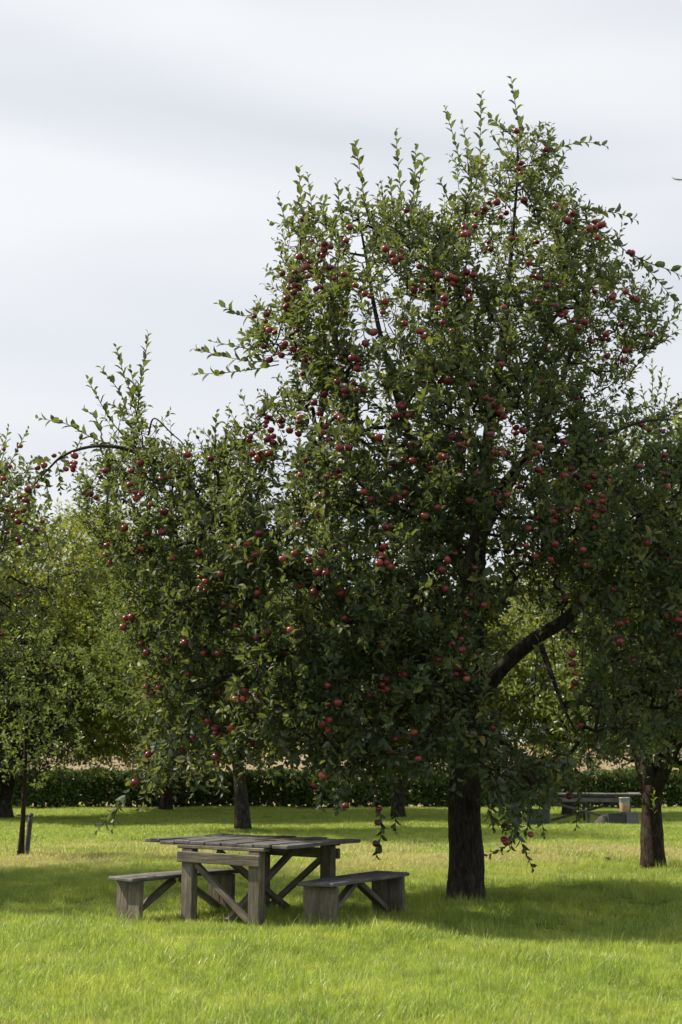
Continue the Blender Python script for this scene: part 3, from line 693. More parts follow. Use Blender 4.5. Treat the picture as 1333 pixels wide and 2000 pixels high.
# the 300 shoot leaves standing clearest against sky and shade are leaves of their own
allsh = cat(*sl); k_sil = sum(len(x['P']) for x in sl[:n_sil]); order = rng.permutation(k_sil)[:300]
mask = np.zeros(len(allsh['P']), bool); mask[order] = True
own = pick(allsh, mask); lv = cat(lv, pick(allsh, ~mask))
leaf_mes = []
for q in range(4):
    me = mesh_np('leaf', LEAF8_V * np.array([1, 1, 1]), loops=LEAF8_L, sizes=LEAF8_S, tint=np.full(6, .15 + .2 * q)); me.materials.append(M['leaf']); leaf_mes.append(me)
s_, a_, n_ = leaf_frames(own['axis'], own['nrm'])
for i in range(len(own['P'])):
    o = link('leaf', leaf_mes[int(own['tint'][i] * 3.99)], None, tree)
    W_, L_ = own['W'][i], own['L'][i]
    mtx = np.eye(4); mtx[:3, 0] = s_[i] * W_; mtx[:3, 1] = a_[i] * L_; mtx[:3, 2] = n_[i] * L_; mtx[:3, 3] = own['P'][i] - tb
    o.matrix_local = Matrix(mtx)
Vt = np.concatenate([V, Vs] + sv); Ft = np.concatenate([Fc, Fs + len(V)] + [f + len(V) + len(Vs) for f in sf])
tag(link('branches', mesh_np('branches', Vt, Ft, smooth=True), M['twig'], tree), kind='stuff')
fl = {k: v.copy() for k, v in lv.items()}; fl['P'] = fl['P'] - tb
tag(link('foliage', leaf_mesh('foliage', fl, True), M['leaf'], tree), kind='stuff')

APX = """1009 256 1066 292 1012 331 1018 319 1018 339 1024 392 955 396 971 395 930 419 943 416 978 424 989 416 908 446 914 456 928 442 907 458 955 473 944 485 959 487 1001 467 1049 473 1034 514 1039 539 1051 541 1120 416 1109 431 1086 404 1163 433 1152 446 1172 441 1161 444 1228 492 1234 494 1093 558 1199 575 1234 581 1245 585 1103 610 1097 616 1085 597 1143 629 1216 634 1178 662 1188 663 1157 668 1222 685 1232 684 1186 695 851 535 862 539 880 541 890 545 824 564 914 568 910 577 868 581 870 593 926 537 985 600 884 646 822 648
591 428 601 428 610 471 634 476 646 482 633 487 631 499 627 509 604 512 599 521 588 529 576 532 585 501 644 523 627 561 653 544 672 536 569 549 576 557 564 563 694 557 683 444 676 471 794 411 754 486 766 499 784 489 784 504 771 510 819 521 825 548 809 566 713 574 723 579 752 589 561 583 559 598 521 614 497 618 522 641 537 649 516 677 527 703 557 671 554 677 576 684 586 684 576 699 596 704 818 647 730 649 714 671 689 699 698 720 790 632 659 746 677 743 666 718
674 762 784 791 799 811 789 794 667 817 632 845 587 816 624 807 521 815 521 824 519 832 547 821 487 860 534 852 534 864 493 886 508 884 504 896 525 886 534 897 583 847 566 841 664 874 726 852 739 854 803 867 789 896 883 849 908 849 900 869 911 867 870 894 962 851 949 777 960 781 862 744 878 744 662 931 630 967 791 963 780 971 902 927 934 924 855 991 917 976 966 965
1041 868 1047 884 1102 864 1022 841 1008 835 980 878 982 887 1061 924 1103 930 1116 916 1149 950 1191 940 1014 951 991 966 976 982 918 978 1163 982 1178 978 1180 997 1163 1009 1078 999 1086 1008 1076 1016 1051 1012 1032 1032 1028 1066 1026 1086 1084 1063 1124 1061 1265 1061 1145 1105 1199 1151 1105 1168 1136 1170 874 1093 888 1081 928 1109 870 1151 921 1163 909 1197 857 1288 895 1305 912 1326 1114 1236 1324 1211 1330 1199 1224 1215 1209 1253 1118 1278 1118 1297 1123 1315 1299 889 1295 843 1253 830 1303 951 1299 927 1309 1090
507 1042 456 1068 483 1062 388 1081 431 1122 391 1128 392 1148 403 1154 504 1158 438 1179 522 1236 426 1277 628 1081 669 1070 624 1115 637 1120 613 1156 667 1159 675 1208 745 1072 745 1085 741 1100 757 1100 789 1317 721 1358 747 1337 749 1349 641 1427 809 1431 478 1351 474 1366 421 1423 421 1433 407 1409 554 1273
317 1039 340 1090 216 1098 269 1077 246 1208 257 1206 277 1257 287 1275 362 1255 367 1317 310 1342 298 1354 376 1441 356 1466 290 1474 206 919 197 931 275 904 254 946 277 965 267 973 294 986 321 1000 366 888 332 931 176 965 244 1032 288 1042 210 1065
106 890 146 890 147 904 129 916 143 918 74 914 50 977 25 1007 34 1000 74 950 55 956 265 1527 675 1573 740 1580 738 1607 735 1648 1035 1525 985 1640 990 1646 1037 1630 615 1533 630 1515 1112 1555"""
AP = np.array(APX.split(), float).reshape(-1, 2)
px, py = proj(lv['P']); pos = []
for x, y in AP:
    nb_ = (np.abs(px - x) < 13) & (np.abs(py - y) < 13)
    yd = np.quantile(lv['P'][nb_, 1], .05) - .05 if nb_.sum() > 3 else TD - .85 if x < 200 else TD - 1.6
    pos.append(at(x, y, yd))
pos = np.array(pos); pos = pos[np.argsort(pos[:, 1])]; add_apples(tree, pos[:300], .088)
# further fruit of the clusters, joined into one part
src_v = np.zeros(len(APPLE.vertices) * 3, np.float32); APPLE.vertices.foreach_get('co', src_v); src_v = src_v.reshape(-1, 3)
src_l = np.zeros(len(APPLE.loops), np.int32); APPLE.loops.foreach_get('vertex_index', src_l); src_s = np.array([p_.loop_total for p_ in APPLE.polygons])
extra = np.concatenate([pos[300:], pos[rng.choice(300, 120, replace=False)] + rng.normal(0, 1, (120, 3)) * np.array([.07, .04, .06]) + np.array([0, .02, -.03])])
pxl, pyl = proj(lv['P']); near_edge = lv['P'][:, 1] < np.interp(pyl, [300, 900, 1500], [TD + .2, TD - 1.3, TD - 1.0])
idx_ = np.where(near_edge & (pyl > 560) & (pyl < 1480))[0]; extra = np.concatenate([extra, lv['P'][rng.choice(idx_, 190, replace=False)] + np.array([0, -.07, -.06])])
VV = np.concatenate([src_v * .084 * rng.uniform(.75, 1.1) + (e_ - tb) for e_ in extra])
me = mesh_np('further_apples', VV, loops=np.concatenate([src_l + i * len(src_v) for i in range(len(extra))]), sizes=np.tile(src_s, len(extra)), smooth=True)
tag(link('further_apples', me, M['apple'], tree), kind='stuff')
print('main leaves', len(lv['P']), 'apples', len(AP))

# ---- the other trees -------------------------------------------------------
G = 'apple trees in the orchard'
g5 = ground(1277, 1697)
t5 = simple_tree('apple_tree', 'apple tree with a reddish trunk in front of the far grey table', 'tree', G, (g5[0], g5[1]), 7.0, (2.5, 2.4), 1.35, 2600, 9, .115, 'leaf_bg', .19, 'bark_red', True, off=(.75, .3), apples=14,
                 shoots=[([(1274, 781), (1275, 745), (1274, 703)], 21.3), ([(1281, 786), (1290, 750), (1294, 719)], 21.3), ([(1298, 786), (1302, 765), (1306, 743)], 21.4), ([(1303, 795), (1312, 780), (1323, 772)], 21.2), ([(1262, 800), (1258, 775), (1252, 752)], 21.4)])
# a sprout on its trunk
spr = tube_obj('sprout', np.array([[-.01, -.2, .55], [-.01, -.23, .85], [0, -.22, 1.12]]), [.008, .006, .004], M['twig'], t5, 5)
lvs = shoot_leaves(np.array([[-.01, -.23, .8], [-.01, -.24, 1.0], [0, -.22, 1.22]]), .09, .04)
tag(link('sprout_leaves', leaf_mesh('sprout_leaves', lvs), M['leaf_long'], spr), kind='stuff')
simple_tree('apple_tree', 'broad apple tree whose leafy side and red fruit reach in at the left edge', 'tree', G, (-8.1, 20.8), 6.9, (3.9, 3.0), 1.6, 3600, 9, .12, 'leaf', .2, 'bark', True, apples=40,
            shoots=[([(2, 915), (8, 880), (17, 834)], 18.3), ([(6, 935), (28, 890), (55, 838)], 18.3), ([(-14, 940), (-6, 900), (-2, 850)], 18.4), ([(20, 960), (50, 940), (95, 925)], 18.2)])
g = ground(475, 1624); simple_tree('apple_tree', 'apple tree with a slim straight trunk directly behind the picnic table', 'tree', G, g[:2], 6.8, (3.3, 2.8), 1.7, 2800, 9, .13, 'leaf_bg', .18, 'bark', apples=0, lean=(-.25, 0), off=(-.2, 0))
g = ground(325, 1584); simple_tree('apple_tree', 'sunlit apple tree before the hedge, its pale trunk between two others', 'tree', G, g[:2], 7.6, (4.4, 3.2), 1.45, 5600, 9, .165, 'leaf_warm', .2, 'bark_red', me=APPLE_PALE, apples=6)
g = ground(778, 1596); simple_tree('apple_tree', 'yellowish apple tree with a short stout trunk behind the big tree', 'tree', G, g[:2], 6.4, (3.7, 3.0), 1.5, 3200, 9, .15, 'leaf_warm', .2, 'bark')
g = ground(5, 1600); simple_tree('apple_tree', 'dark apple tree with a thick trunk at the left edge before the hedge', 'tree', G, (g[0], g[1]), 6.8, (2.3, 2.4), .6, 3600, 9, .15, 'leaf', .30, 'bark', off=(-.6, 0))
simple_tree('apple_tree', 'pale green apple tree with upright shoots left of the picnic table, farther back', 'tree', G, (-9.6, 41.0), 8.6, (4.2, 3.2), 1.4, 5200, 9, .165, 'leaf_warm', .2, 'bark', off=(2.2, 0), me=APPLE_PALE, apples=8)
simple_tree('apple_tree', 'yellow green apple tree seen through the branches right of the thick trunk', 'tree', G, (6.6, 42.0), 7.0, (3.8, 3.0), 1.6, 4200, 9, .15, 'leaf_warm', .2, 'bark')
simple_tree('apple_tree', 'leafy apple tree in the hindmost row behind the right trunk', 'tree', G, (11.8, 43.0), 7.0, (3.4, 3.0), 1.6, 1800, 9, .15, 'leaf_bg', .2, 'bark')
simple_tree('far_tree', 'distant hazy tree top beyond the field at the left', 'tree', None, (-21.0, 118.0), 11.5, (5, 5), 1.5, 700, 8, .34, 'leaf_far', .3, 'bark')
# slender tree just outside the right edge: a few long leaves hang into the view
root = empty('slender_tree', (3.05, 8.3, 0)); tag(root, 'slender young tree with long yellow green leaves hanging into the right edge', 'tree')
b0 = np.array([3.05, 8.3, 0]); tr_pts = np.array([[0, 0, 0], [.04, 0, 1.5], [-.02, .03, 3.0], [.05, 0, 4.4], [0, .05, 5.6]])
C, R = smooth_poly(tr_pts, [.05, .042, .032, .02, .008], 5); tube_obj('trunk', C, R, M['bark'], root, 8, .03)
ll = []
for q in range(26):
    z = 2.3 + 3.1 * (q + rng.uniform(0, 1)) / 26; a = q * 2.4 + rng.uniform(-.4, .4); L_ = rng.uniform(.38, .62) * (1.35 - .13 * z)
    p0 = np.array([0.02, 0, z]); p1 = p0 + np.array([math.cos(a) * L_ * .6, math.sin(a) * L_ * .6, .25]); p2 = p0 + np.array([math.cos(a) * L_, math.sin(a) * L_, .1])
    tube_obj('branch', *smooth_poly([p0, p1, p2], [.012, .008, .004], 4), M['twig'], root, 5); ll.append(shoot_leaves(np.array([p0, p1, p2]), .17, .08, -.6))
for pts in ([(1420, 870), (1370, 800), (1322, 808), (1316, 812)], [(1420, 850), (1375, 812), (1340, 822)], [(1430, 360), (1380, 330), (1336, 350)]):
    P_ = at(np.array(pts)[:, 0], np.array(pts)[:, 1], 8.2 + np.zeros(len(pts))) - b0; P_ = np.concatenate([[[0, 0, P_[0][2] - .2]], P_])
    tube_obj('branch', *smooth_poly(P_, np.linspace(.012, .003, len(P_)), 5), M['twig'], root, 5); ll.append(shoot_leaves(P_, .17, .11, -1.2, .45))
lv2 = cat(*ll); lv2['W'] *= .62
lme = []
for q in range(3):
    me = mesh_np('leaf', LEAF8_V, loops=LEAF8_L, sizes=LEAF8_S, tint=np.full(6, .2 + .3 * q)); me.materials.append(M['leaf_long']); lme.append(me)
s_, a_, n_ = leaf_frames(lv2['axis'], lv2['nrm'])
for i in range(min(300, len(lv2['P']))):
    o = link('leaf', lme[i % 3], None, root); mtx = np.eye(4)
    mtx[:3, 0] = s_[i] * lv2['W'][i]; mtx[:3, 1] = a_[i] * lv2['L'][i]; mtx[:3, 2] = n_[i] * lv2['L'][i]; mtx[:3, 3] = lv2['P'][i]; o.matrix_local = Matrix(mtx)

# young tree and its stake at the left
g = ground(40, 1673); root = empty('young_tree', tuple(g)); tag(root, 'thin young tree tied beside a short stake on the lawn at left', 'tree')
C, R = smooth_poly([(0, 0, -.02), (.02, 0, .6), (.03, 0, 1.4), (.02, 0, 2.2), (.06, 0, 3.1)], [.058, .043, .038, .033, .018], 5); tube_obj('trunk', C, R, M['bark_red'], root, 9, .06, .2)
kk = 300; Tz = np.stack([rng.normal(.05, .5, kk), rng.normal(0, .5, kk), rng.uniform(1.2, 3.9, kk)], -1)
sk2 = np.array([[.02, 0, 1.6], [.03, 0, 2.2], [.06, 0, 3.1]]); Pn2, par2 = grow(sk2, np.array([-1, 0, 1]), Tz)
V, Fc = branch_mesh(Pn2, par2, 3, np.zeros(3), .004, .4, .02); tag(link('branches', mesh_np('branches', V, Fc, smooth=True), M['twig'], root), kind='stuff')
dd = norm(rng.normal(size=(kk, 3))) + np.array([0, 0, .6]); lvq = twig_leaves(Tz, dd, rng.uniform(.2, .4, kk), 8, .095); tag(link('foliage', leaf_mesh('foliage', lvq), M['leaf_bg'], root), kind='stuff')
g2 = ground(52, 1671); st = empty('tree_stake', tuple(g2)); tag(st, 'short leaning wooden stake beside the thin young tree', 'stake')
C, R = smooth_poly([(0, 0, -.05), (.02, 0, .3), (.055, 0, .72)], [.047, .045, .043], 3); tube_obj('post', C, R, M['wood_top'], st, 9, .05)
C, R = smooth_poly([(.055, -.04, .68), (-.03, -.06, .67), (-.16, -.06, .69), (-.19, 0, .69), (-.1, .055, .68), (.045, .045, .68)], [.012] * 6, 4); tube_obj('tie', C, R, M['tie'], st, 5)

# ---- hedge -----------------------------------------------------------------
hy = ground(600, 1579)[1]; root = empty('hedge', (0, hy + .5, 0)); tag(root, 'long low clipped dark green hedge across the end of the orchard', 'hedge')
nh = 34000; X = rng.uniform(-16, 16, nh); face = rng.uniform(size=nh)
Yh = np.where(face < .62, -.45 + rng.uniform(-.07, .1, nh), rng.uniform(-.45, .45, nh)); Z = np.where(face < .62, rng.uniform(.06, 1.2, nh) ** 1, 1.17 + rng.uniform(-.06, .06, nh) + .04 * np.sin(X * 2.1) + .03 * np.sin(X * 5.3))
Yh += .05 * np.sin(X * 3) + .04 * np.sin(Z * 7 + X); low_gap = (Z < .14) & (rng.uniform(size=nh) < .4)
P = np.stack([X, Yh, Z], -1)[~low_gap]; ax = rng.normal(size=P.shape); ax[:, 2] += .2; nr = rng.normal(size=P.shape) * .7 + np.array([0, -.6, .5])
L = rng.uniform(.06, .11, len(P)); clump = .5 + .3 * np.sin(P[:, 0] * 4.1 + P[:, 2] * 3) * np.sin(P[:, 2] * 6 + P[:, 0])
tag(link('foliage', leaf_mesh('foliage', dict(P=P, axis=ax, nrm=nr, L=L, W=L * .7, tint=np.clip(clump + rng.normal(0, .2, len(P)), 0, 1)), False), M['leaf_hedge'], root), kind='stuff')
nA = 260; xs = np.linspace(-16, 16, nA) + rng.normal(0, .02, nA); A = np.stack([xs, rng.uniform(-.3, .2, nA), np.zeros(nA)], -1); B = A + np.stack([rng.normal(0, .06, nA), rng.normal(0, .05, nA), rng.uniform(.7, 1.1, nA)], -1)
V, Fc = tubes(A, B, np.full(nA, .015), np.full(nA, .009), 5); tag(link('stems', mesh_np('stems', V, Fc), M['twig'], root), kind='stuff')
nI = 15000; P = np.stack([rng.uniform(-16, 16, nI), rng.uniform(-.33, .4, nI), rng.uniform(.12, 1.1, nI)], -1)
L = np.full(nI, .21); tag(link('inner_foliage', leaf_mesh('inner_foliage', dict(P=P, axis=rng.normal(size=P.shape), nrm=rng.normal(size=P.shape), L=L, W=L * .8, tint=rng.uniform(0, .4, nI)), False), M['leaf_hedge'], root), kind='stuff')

# distant wood along the far end of the field
nI = 16000; X = rng.uniform(-90, 90, nI); top = 7 + 1.6 * np.sin(X * .31) + 1.2 * np.sin(X * .83 + 1) + .8 * np.sin(X * 1.9)
Z = 2.5 + top * rng.uniform(0, 1, nI) ** .8; P = np.stack([X, 175 + rng.normal(0, 2, nI), Z], -1); L = rng.uniform(.5, .9, nI)
tag(link('distant_wood', leaf_mesh('distant_wood', dict(P=P, axis=rng.normal(size=P.shape), nrm=rng.normal(size=P.shape), L=L, W=L * .8, tint=rng.uniform(0, 1, nI)), False), M['leaf_far']), 'low distant wood at the far end of the dry field', kind='stuff')

# ------------------------------------------------------------------ picnic table and benches
def grain(me, axis):
    """a 'grain' vector per vertex: coordinates with x along the fibre"""
    co = np.zeros(len(me.vertices) * 3, np.float32); me.vertices.foreach_get('co', co); co = co.reshape(-1, 3)
    x = np.array(axis, float); x /= np.linalg.norm(x); h = np.array([0, 0, 1.]) if abs(x[2]) < .9 else np.array([1., 0, 0]); y = np.cross(h, x); y /= np.linalg.norm(y); z = np.cross(x, y)
    a = me.attributes.new('grain', 'FLOAT_VECTOR', 'POINT'); a.data.foreach_set('vector', np.ascontiguousarray(np.stack([co @ x, co @ y, co @ z], -1), np.float32).ravel())
def board(name, parent, a, b, wd, th, mat, up=(0, 0, 1), bev=.006, warp=0., seg=1):
    mb = MB(); mb.bar(a, b, wd, th, up, bev, warp, seg); me = mb.mesh(name); grain(me, np.array(b, float) - np.array(a, float)); return link(name, me, mat, parent)
def picnic_table(loc, rz, label, group, mat, top_mat, tu=.94, tv=.655, au=.44, av=.61, H=.84, sh=0.0):
    """x = across the end frames, y = away from the viewer"""
    r = empty('picnic_table', loc, rz); tag(r, label, 'table', group)
    n = 9; wd = 2 * tu / n
    for i in range(n):
        x = sh - tu + wd * (i + .5); e0 = rng.uniform(-.012, .008); e1 = rng.uniform(-.015, .01)
        cf = .03 if i == n - 1 else 0; cb_ = .04 if i == 0 else 0
        board('plank', r, (x, -tv - e0 + cf, H - .02 + rng.uniform(-.004, .004)), (x, tv + e1 - cb_, H - .02 + rng.uniform(-.006, .006)), wd - rng.uniform(.006, .014), .036, top_mat, warp=.005, seg=5)
    for sy in (-1, 1):
        for sx in (-1, 1):
            board('leg', r, (sx * au, sy * av, -.03), (sx * au, sy * av, H - .078), .145, .10, mat, up=(0, 1, 0), bev=.008)
        board('batten', r, (-au - .13, sy * (av + .0), H - .0585), (au + .13, sy * (av + .0), H - .0585), .11, .036, mat)
        board('rail', r, (-au - .10, sy * (av + .073), H - .158), (au + .10, sy * (av + .073), H - .165), .04, .108, mat)
        board('brace', r, (-sy * sy * au + .06, sy * (av - .0), H - .21), (au - .09, sy * (av - .0), .08), .06, .055, mat, up=(0, 1, 0)) if sy < 0 else \
            board('brace', r, (au - .05, av, H - .19), (-au + .09, av, .08), .06, .055, mat, up=(0, 1, 0))
    board('brace', r, (-.10, -av + .05, H - .10), (-.06, av - .06, .10), .065, .06, mat)
    board('brace', r, (.06, av - .05, H - .10), (.02, -av + .06, .06), .065, .06, mat)
    return r
def bench(loc, rz, label, group, mat, top_mat, L=1.5, W=.39, H=.47):
    """y along the bench"""
    r = empty('garden_bench', loc, rz); tag(r, label, 'bench', group)
    for i, x in enumerate((-W / 4, W / 4)):
        board('seat_plank', r, (x, -L / 2 - rng.uniform(0, .03), H - .02), (x, L / 2 + rng.uniform(0, .03), H - .02 + rng.uniform(-.004, .004)), W / 2 - .006 + .02, .038, top_mat, warp=.006, seg=5, bev=.012)
    for sy in (-1, 1):
        for x in (-W / 4 + .003, W / 4 - .003):
            board('end_board', r, (x, sy * (L / 2 - .11), -.04), (x + rng.uniform(-.006, .006), sy * (L / 2 - .11), H - .041), W / 2 - .007, .06, mat, up=(0, 1, 0))
        board('brace', r, (0, sy * (L / 2 - .145), .07), (0, sy * .05, H - .065), .085, .055, mat)
    return r
A_ = ground(362, 1795)[:2]; B_ = ground(497, 1806)[:2]; D_ = ground(652, 1768)[:2]
tc_ = (A_ + D_) / 2; print('table', A_, B_, D_, tc_)
uv = math.radians(-35)
picnic_table((-.85, 15.32, 0), uv, 'weathered wooden picnic table with a wide plank top between two benches', 'picnic tables', M['wood'], M['wood_top'], sh=-.10)
n0 = ground(253, 1803); f0 = ground(433, 1789); v = f0 - n0
bench(tuple(n0 + np.array([.68, .73, 0]) * .64), math.radians(-43), 'left weathered bench of the set, beyond the table end with its leg boards lit', 'benches beside the picnic table', M['wood'], M['wood_top'], L=1.5)
n1_ = ground(622, 1820); f1_ = ground(763, 1789)
bench(tuple((n1_ + f1_) / 2 + np.array([0, 0, 0])), math.atan2(-(f1_ - n1_)[0], (f1_ - n1_)[1]), 'weathered bench on the tree trunk side of the table', 'benches beside the picnic table', M['wood'], M['wood_top'], L=1.72)

# ------------------------------------------------------------------ far table with crates
g = ground(1150, 1611); farY = g[1]; fx = at(1150, 1600, farY)[0]
ft = picnic_table((fx, farY + .2, 0), math.radians(-8), 'pale grey picnic table far back between the two right trunks', 'picnic tables', M['wood_grey'], M['wood_grey'], tu=1.35, tv=.42, au=1.0, av=.3, H=.78)
def crate(x_px, y_px, Yc, size, mat, label, rz=0.0, z=0.0):
    p = at(x_px, y_px, Yc); r = empty('crate', (p[0], Yc, z), rz); tag(r, label, 'crate', 'crates by the far picnic table')
    sx, sy, sz = size; tk = .02
    b = MB(); b.box(Matrix.Translation((0, 0, tk / 2)), (sx, sy, tk), .004); b.build('base', mat, r)
    for (cx, cy, lx, ly) in ((0, -sy / 2 + tk / 2, sx, tk), (0, sy / 2 - tk / 2, sx, tk), (-sx / 2 + tk / 2, 0, tk, sy - 2 * tk - .004), (sx / 2 - tk / 2, 0, tk, sy - 2 * tk - .004)):
        b = MB(); b.box(Matrix.Translation((cx, cy, sz / 2 + tk / 2 + .002)), (lx, ly, sz - tk), .004)
        b.build('side', mat, r)
    for zz in (.28, .97):
        b = MB(); b.box(Matrix.Translation((0, -sy / 2 - .008, sz * zz)), (sx + .02, .014, .03), .003); b.build('rim', mat, r)
    return r
crate(1203, 1600, farY - .55, (.42, .38, .30), M['crate_dark'], 'dark open crate under the right end of the far grey table')
crate(1232, 1600, farY - .50, (.30, .38, .32), M['crate_grey'], 'grey crate beside the dark one at the right end of the far table', .05)
crate(1050, 1595, farY - .3, (.55, .4, .40), M['crate_green'], 'dark green crate at the left end of the far grey table', -.05)
p = at(1221, 1590, farY - .52); bk = empty('bucket', (p[0], farY - .52, .325)); tag(bk, 'white bucket with tan lower half standing on the dark crate', 'bucket')
lid = MB(); lid.box(Matrix.Translation((-.06, 0, -.006)), (.36, .34, .012), .003)
def lathe(name, prof, mat, parent, ns=18):
    V = [[r_ * math.cos(2 * math.pi * k / ns), r_ * math.sin(2 * math.pi * k / ns), z_] for r_, z_ in prof for k in range(ns)]; l, s2 = [], []
    for i in range(len(prof) - 1):
        for k in range(ns): a = i * ns; l += [a + k, a + (k + 1) % ns, a + ns + (k + 1) % ns, a + ns + k]; s2.append(4)
    return link(name, mesh_np(name, np.array(V), loops=np.array(l), sizes=np.array(s2), smooth=True), mat, parent)
lid.build('lid_board', M['crate_dark'], bk)
lathe('lower_body', [(.002, .002), (.11, .002), (.12, .02), (.125, .17)], M['bucket_tan'], bk)
lathe('upper_body', [(.126, .171), (.13, .34), (.137, .345), (.137, .365), (.125, .366), (.12, .30), (.002, .298)], M['bucket_white'], bk)
# dark heap of soil by the far table
def heap(x_px, y_px, rx, ry, hz, label):
    p = ground(x_px, y_px); na, nr = 22, 7; V = [[0, 0, hz]]
    for i in range(1, nr):
        for k in range(na):
            a = 2 * math.pi * k / na; f = i / (nr - 1); q = 1 + .14 * math.sin(3 * a + 1) + rng.uniform(-.06, .06); V.append([rx * f * q * math.cos(a), ry * f * q * math.sin(a), hz * (1 - f ** 1.6) * (1 + rng.uniform(-.15, .15)) - .02 * f])
    l, s2 = [], []
    for k in range(na): l += [0, 1 + k, 1 + (k + 1) % na]; s2.append(3)
    for i in range(nr - 2):
        for k in range(na): a = 1 + i * na; l += [a + k, a + na + k, a + na + (k + 1) % na, a + (k + 1) % na]; s2.append(4)
    o = link('soil_heap', mesh_np('soil_heap', np.array(V), loops=np.array(l), sizes=np.array(s2), smooth=True), M['earth']); o.location = tuple(p); tag(o, label, 'heap', 'soil heaps on the lawn')
heap(1180, 1613, .34, .25, .26, 'larger dark soil heap in front of the far grey table')
heap(1158, 1613, .2, .15, .09, 'low flat dark soil heap beside the larger one')
heap(1186, 1681, .10, .08, .06, 'tiny brown molehill alone on the dry lawn')

# ------------------------------------------------------------------ grass (geometry nodes instances)
def tuft_object(name, nbl, rad_, h0, h1, wd, mat, lean=.5, segs=3):
    a = rng.uniform(0, 6.283, nbl); r_ = rad_ * np.sqrt(rng.uniform(0, 1, nbl)); P = np.stack([r_ * np.cos(a), r_ * np.sin(a), np.full(nbl, -.01)], -1)
    yaw = rng.uniform(0, 6.283, nbl); H = rng.uniform(h0, h1, nbl); ln = rng.uniform(.1, 1, nbl) * lean
    dirx = np.stack([np.cos(yaw), np.sin(yaw), np.zeros(nbl)], -1); w2 = yaw + math.pi / 2 + rng.normal(0, .5, nbl); wv = np.stack([np.cos(w2), np.sin(w2), np.zeros(nbl)], -1)
    rows = []
    for i in range(segs + 1):
        f = i / segs; c = P + dirx * (H * ln * f ** 1.8)[:, None] + np.array([0, 0, 1.]) * (H * (f - .28 * ln * f ** 2.5))[:, None]
        wdt = wd * (1 - f ** 1.7) * rng.uniform(.8, 1.2, nbl) if i < segs else np.zeros(nbl)
        rows.append((c - wv * wdt[:, None] / 2, c + wv * wdt[:, None] / 2))
    V = np.stack([x for r2 in rows[:-1] for x in r2] + [rows[-1][0]], 1); k = V.shape[1]; l, s2 = [], []
    for i in range(segs - 1): l.append([2 * i, 2 * i + 1, 2 * i + 3, 2 * i + 2]); s2.append(4)
    l.append([2 * segs - 2, 2 * segs - 1, 2 * segs]); s2.append(3); tl = np.array([x for q in l for x in q])
    loops = (tl[None] + (np.arange(nbl) * k)[:, None]).ravel()
    me = mesh_np(name, V.reshape(-1, 3), loops=loops, sizes=np.tile(s2, nbl), smooth=True, tint=np.repeat(rng.uniform(0, 1, nbl), len(s2)))
    me.materials.append(mat); return bpy.data.objects.new(name, me)
def scatter(name, P, S, src, label, seed=0):
    """one stuff object: copies of SRC on the points P (scale S) by geometry nodes"""
    me = bpy.data.meshes.new(name); me.vertices.add(len(P)); me.vertices.foreach_set('co', np.ascontiguousarray(P, np.float32).ravel())
    a = me.attributes.new('sc', 'FLOAT', 'POINT'); a.data.foreach_set('value', S.astype(np.float32))
    a = me.attributes.new('rz', 'FLOAT_VECTOR', 'POINT'); rv = np.stack([rng.normal(0, .08, len(P)), rng.normal(0, .08, len(P)), rng.uniform(0, 6.283, len(P))], -1); a.data.foreach_set('vector', rv.astype(np.float32).ravel())
    a = me.attributes.new('pick', 'INT', 'POINT'); a.data.foreach_set('value', rng.integers(0, len(src), len(P)).astype(np.int32))
    o = link(name, me); tag(o, label, kind='stuff')
    ng = bpy.data.node_groups.new(name, 'GeometryNodeTree'); ng.interface.new_socket('Geometry', in_out='INPUT', socket_type='NodeSocketGeometry'); ng.interface.new_socket('Geometry', in_out='OUTPUT', socket_type='NodeSocketGeometry')
    gi = ng.nodes.new('NodeGroupInput'); go = ng.nodes.new('NodeGroupOutput'); ip = ng.nodes.new('GeometryNodeInstanceOnPoints'); ip.inputs['Pick Instance'].default_value = True
    g2i = ng.nodes.new('GeometryNodeGeometryToInstance')
    for q in src:
        oi = ng.nodes.new('GeometryNodeObjectInfo'); oi.inputs['Object'].default_value = q; ng.links.new(oi.outputs['Geometry'], g2i.inputs[0])
    def named(nm, ty):
        q = ng.nodes.new('GeometryNodeInputNamedAttribute'); q.data_type = ty; q.inputs['Name'].default_value = nm; return q.outputs['Attribute']
    ng.links.new(gi.outputs[0], ip.inputs['Points']); ng.links.new(g2i.outputs[0], ip.inputs['Instance'])
    ng.links.new(named('pick', 'INT'), ip.inputs['Instance Index']); ng.links.new(named('sc', 'FLOAT'), ip.inputs['Scale'])
    e2r = ng.nodes.new('FunctionNodeEulerToRotation'); ng.links.new(named('rz', 'FLOAT_VECTOR'), e2r.inputs[0]); ng.links.new(e2r.outputs[0], ip.inputs['Rotation'])
    ng.links.new(ip.outputs[0], go.inputs[0]); md = o.modifiers.new('scatter', 'NODES'); md.node_group = ng; return o
def wedge(n, y0, y1, margin):
    out = []
    while sum(len(q) for q in out) < n:
        y = rng.uniform(y0, y1, n); x = rng.uniform(-1, 1, n) * (.242 * y1 + margin); ok = np.abs(x) < .242 * y + margin; out.append(np.stack([x[ok], y[ok]], -1))
    Q = np.concatenate(out)[:n]; return np.stack([Q[:, 0], Q[:, 1], ground_z(Q[:, 0], Q[:, 1])], -1)
lawn = [tuft_object('grass_tuft', 52, .13, .035, .092, .0046, M['grass'], 1.0) for _ in range(5)]
lawn_far = [tuft_object('grass_tuft', 46, .2, .04, .09, .009, M['grass'], .9, 2) for _ in range(4)]
P = np.concatenate([wedge(17000, 8.9, 14.5, 1.6), wedge(16000, 14.5, 24, 2.5)])
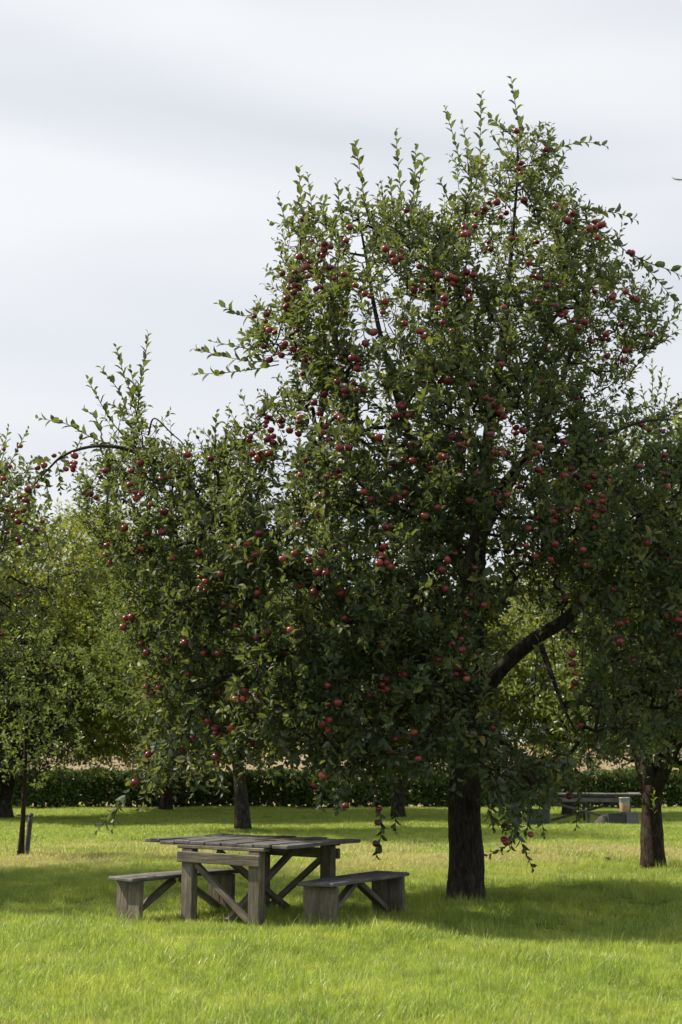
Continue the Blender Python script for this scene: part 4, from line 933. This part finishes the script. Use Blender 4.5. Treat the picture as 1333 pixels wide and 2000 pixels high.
# keep the brick edging clear
kb = ((P - e0) @ en) > .02; P = P[kb | (P[:, 0] > e1[0] + 1.4)]
pn = np.sin(P[:, 0] * 1.9 + 1) * np.sin(P[:, 1] * 1.4) + .6 * np.sin(P[:, 0] * 4.3 + P[:, 1] * 3.1)
S1 = rng.uniform(.75, 1.25, len(P)) * (1 + .34 * pn) * np.exp(rng.normal(0, .16, len(P)))
g1 = scatter('grass', P, S1, lawn, 'short bright green lawn grass round the table and trees')
P = wedge(21000, 24, 50, 3.0); scatter('grass', P, rng.uniform(.8, 1.3, len(P)), lawn_far, 'lawn grass on the far part of the orchard')
# longer tufts at trunks, legs and in the lawn
tall = [tuft_object('tall_grass_tuft', 26, .09, .10, .26, .005, M['grass'], .7, 4) for _ in range(3)]
spots = []
for (x, y, sp, n) in ((BX[0], BX[1], .38, 34), (g5[0], g5[1], .3, 16), (-.85, 15.3, .9, 26), (n0[0], n0[1], .3, 8), (n1_[0], n1_[1], .3, 12), (BX[0] - .4, BX[1] + .5, .3, 10), (BX[0] + 1.7, BX[1] + .3, .4, 16), (2.6, 18.6, .9, 14), (g[0], g[1], .3, 6), (0, 12, 2.2, 150), (-1, 10.3, 1.6, 90), (1.5, 10.6, 1.3, 70), (1.5, 14, 1.6, 60), (-2.6, 14, 1.0, 40), (-2.5, 24, 1.6, 20), (3.8, 21.6, 1.4, 30)):
    q = np.stack([rng.normal(x, sp, n), rng.normal(y, sp, n)], -1); spots.append(q)
Q = np.concatenate(spots); P = np.stack([Q[:, 0], Q[:, 1], ground_z(Q[:, 0], Q[:, 1])], -1)
scatter('tall_grass', P, rng.uniform(.45, 1.05, len(P)), tall, 'longer grass left standing by trunks and table legs')
# tall dry grass of the field behind the hedge
dry = [tuft_object('dry_grass_tuft', 40, .35, .5, .95, .016, M['dry'], .35, 2) for _ in range(4)]
n = 9000; y = rng.uniform(52, 100, n); x = rng.uniform(-1, 1, n) * (.25 * y + 6); P = np.stack([x, y, ground_z(x, y)], -1)
scatter('dry_grass', P, rng.uniform(.8, 1.3, n), dry, 'tall dry beige grass of the field behind the hedge')
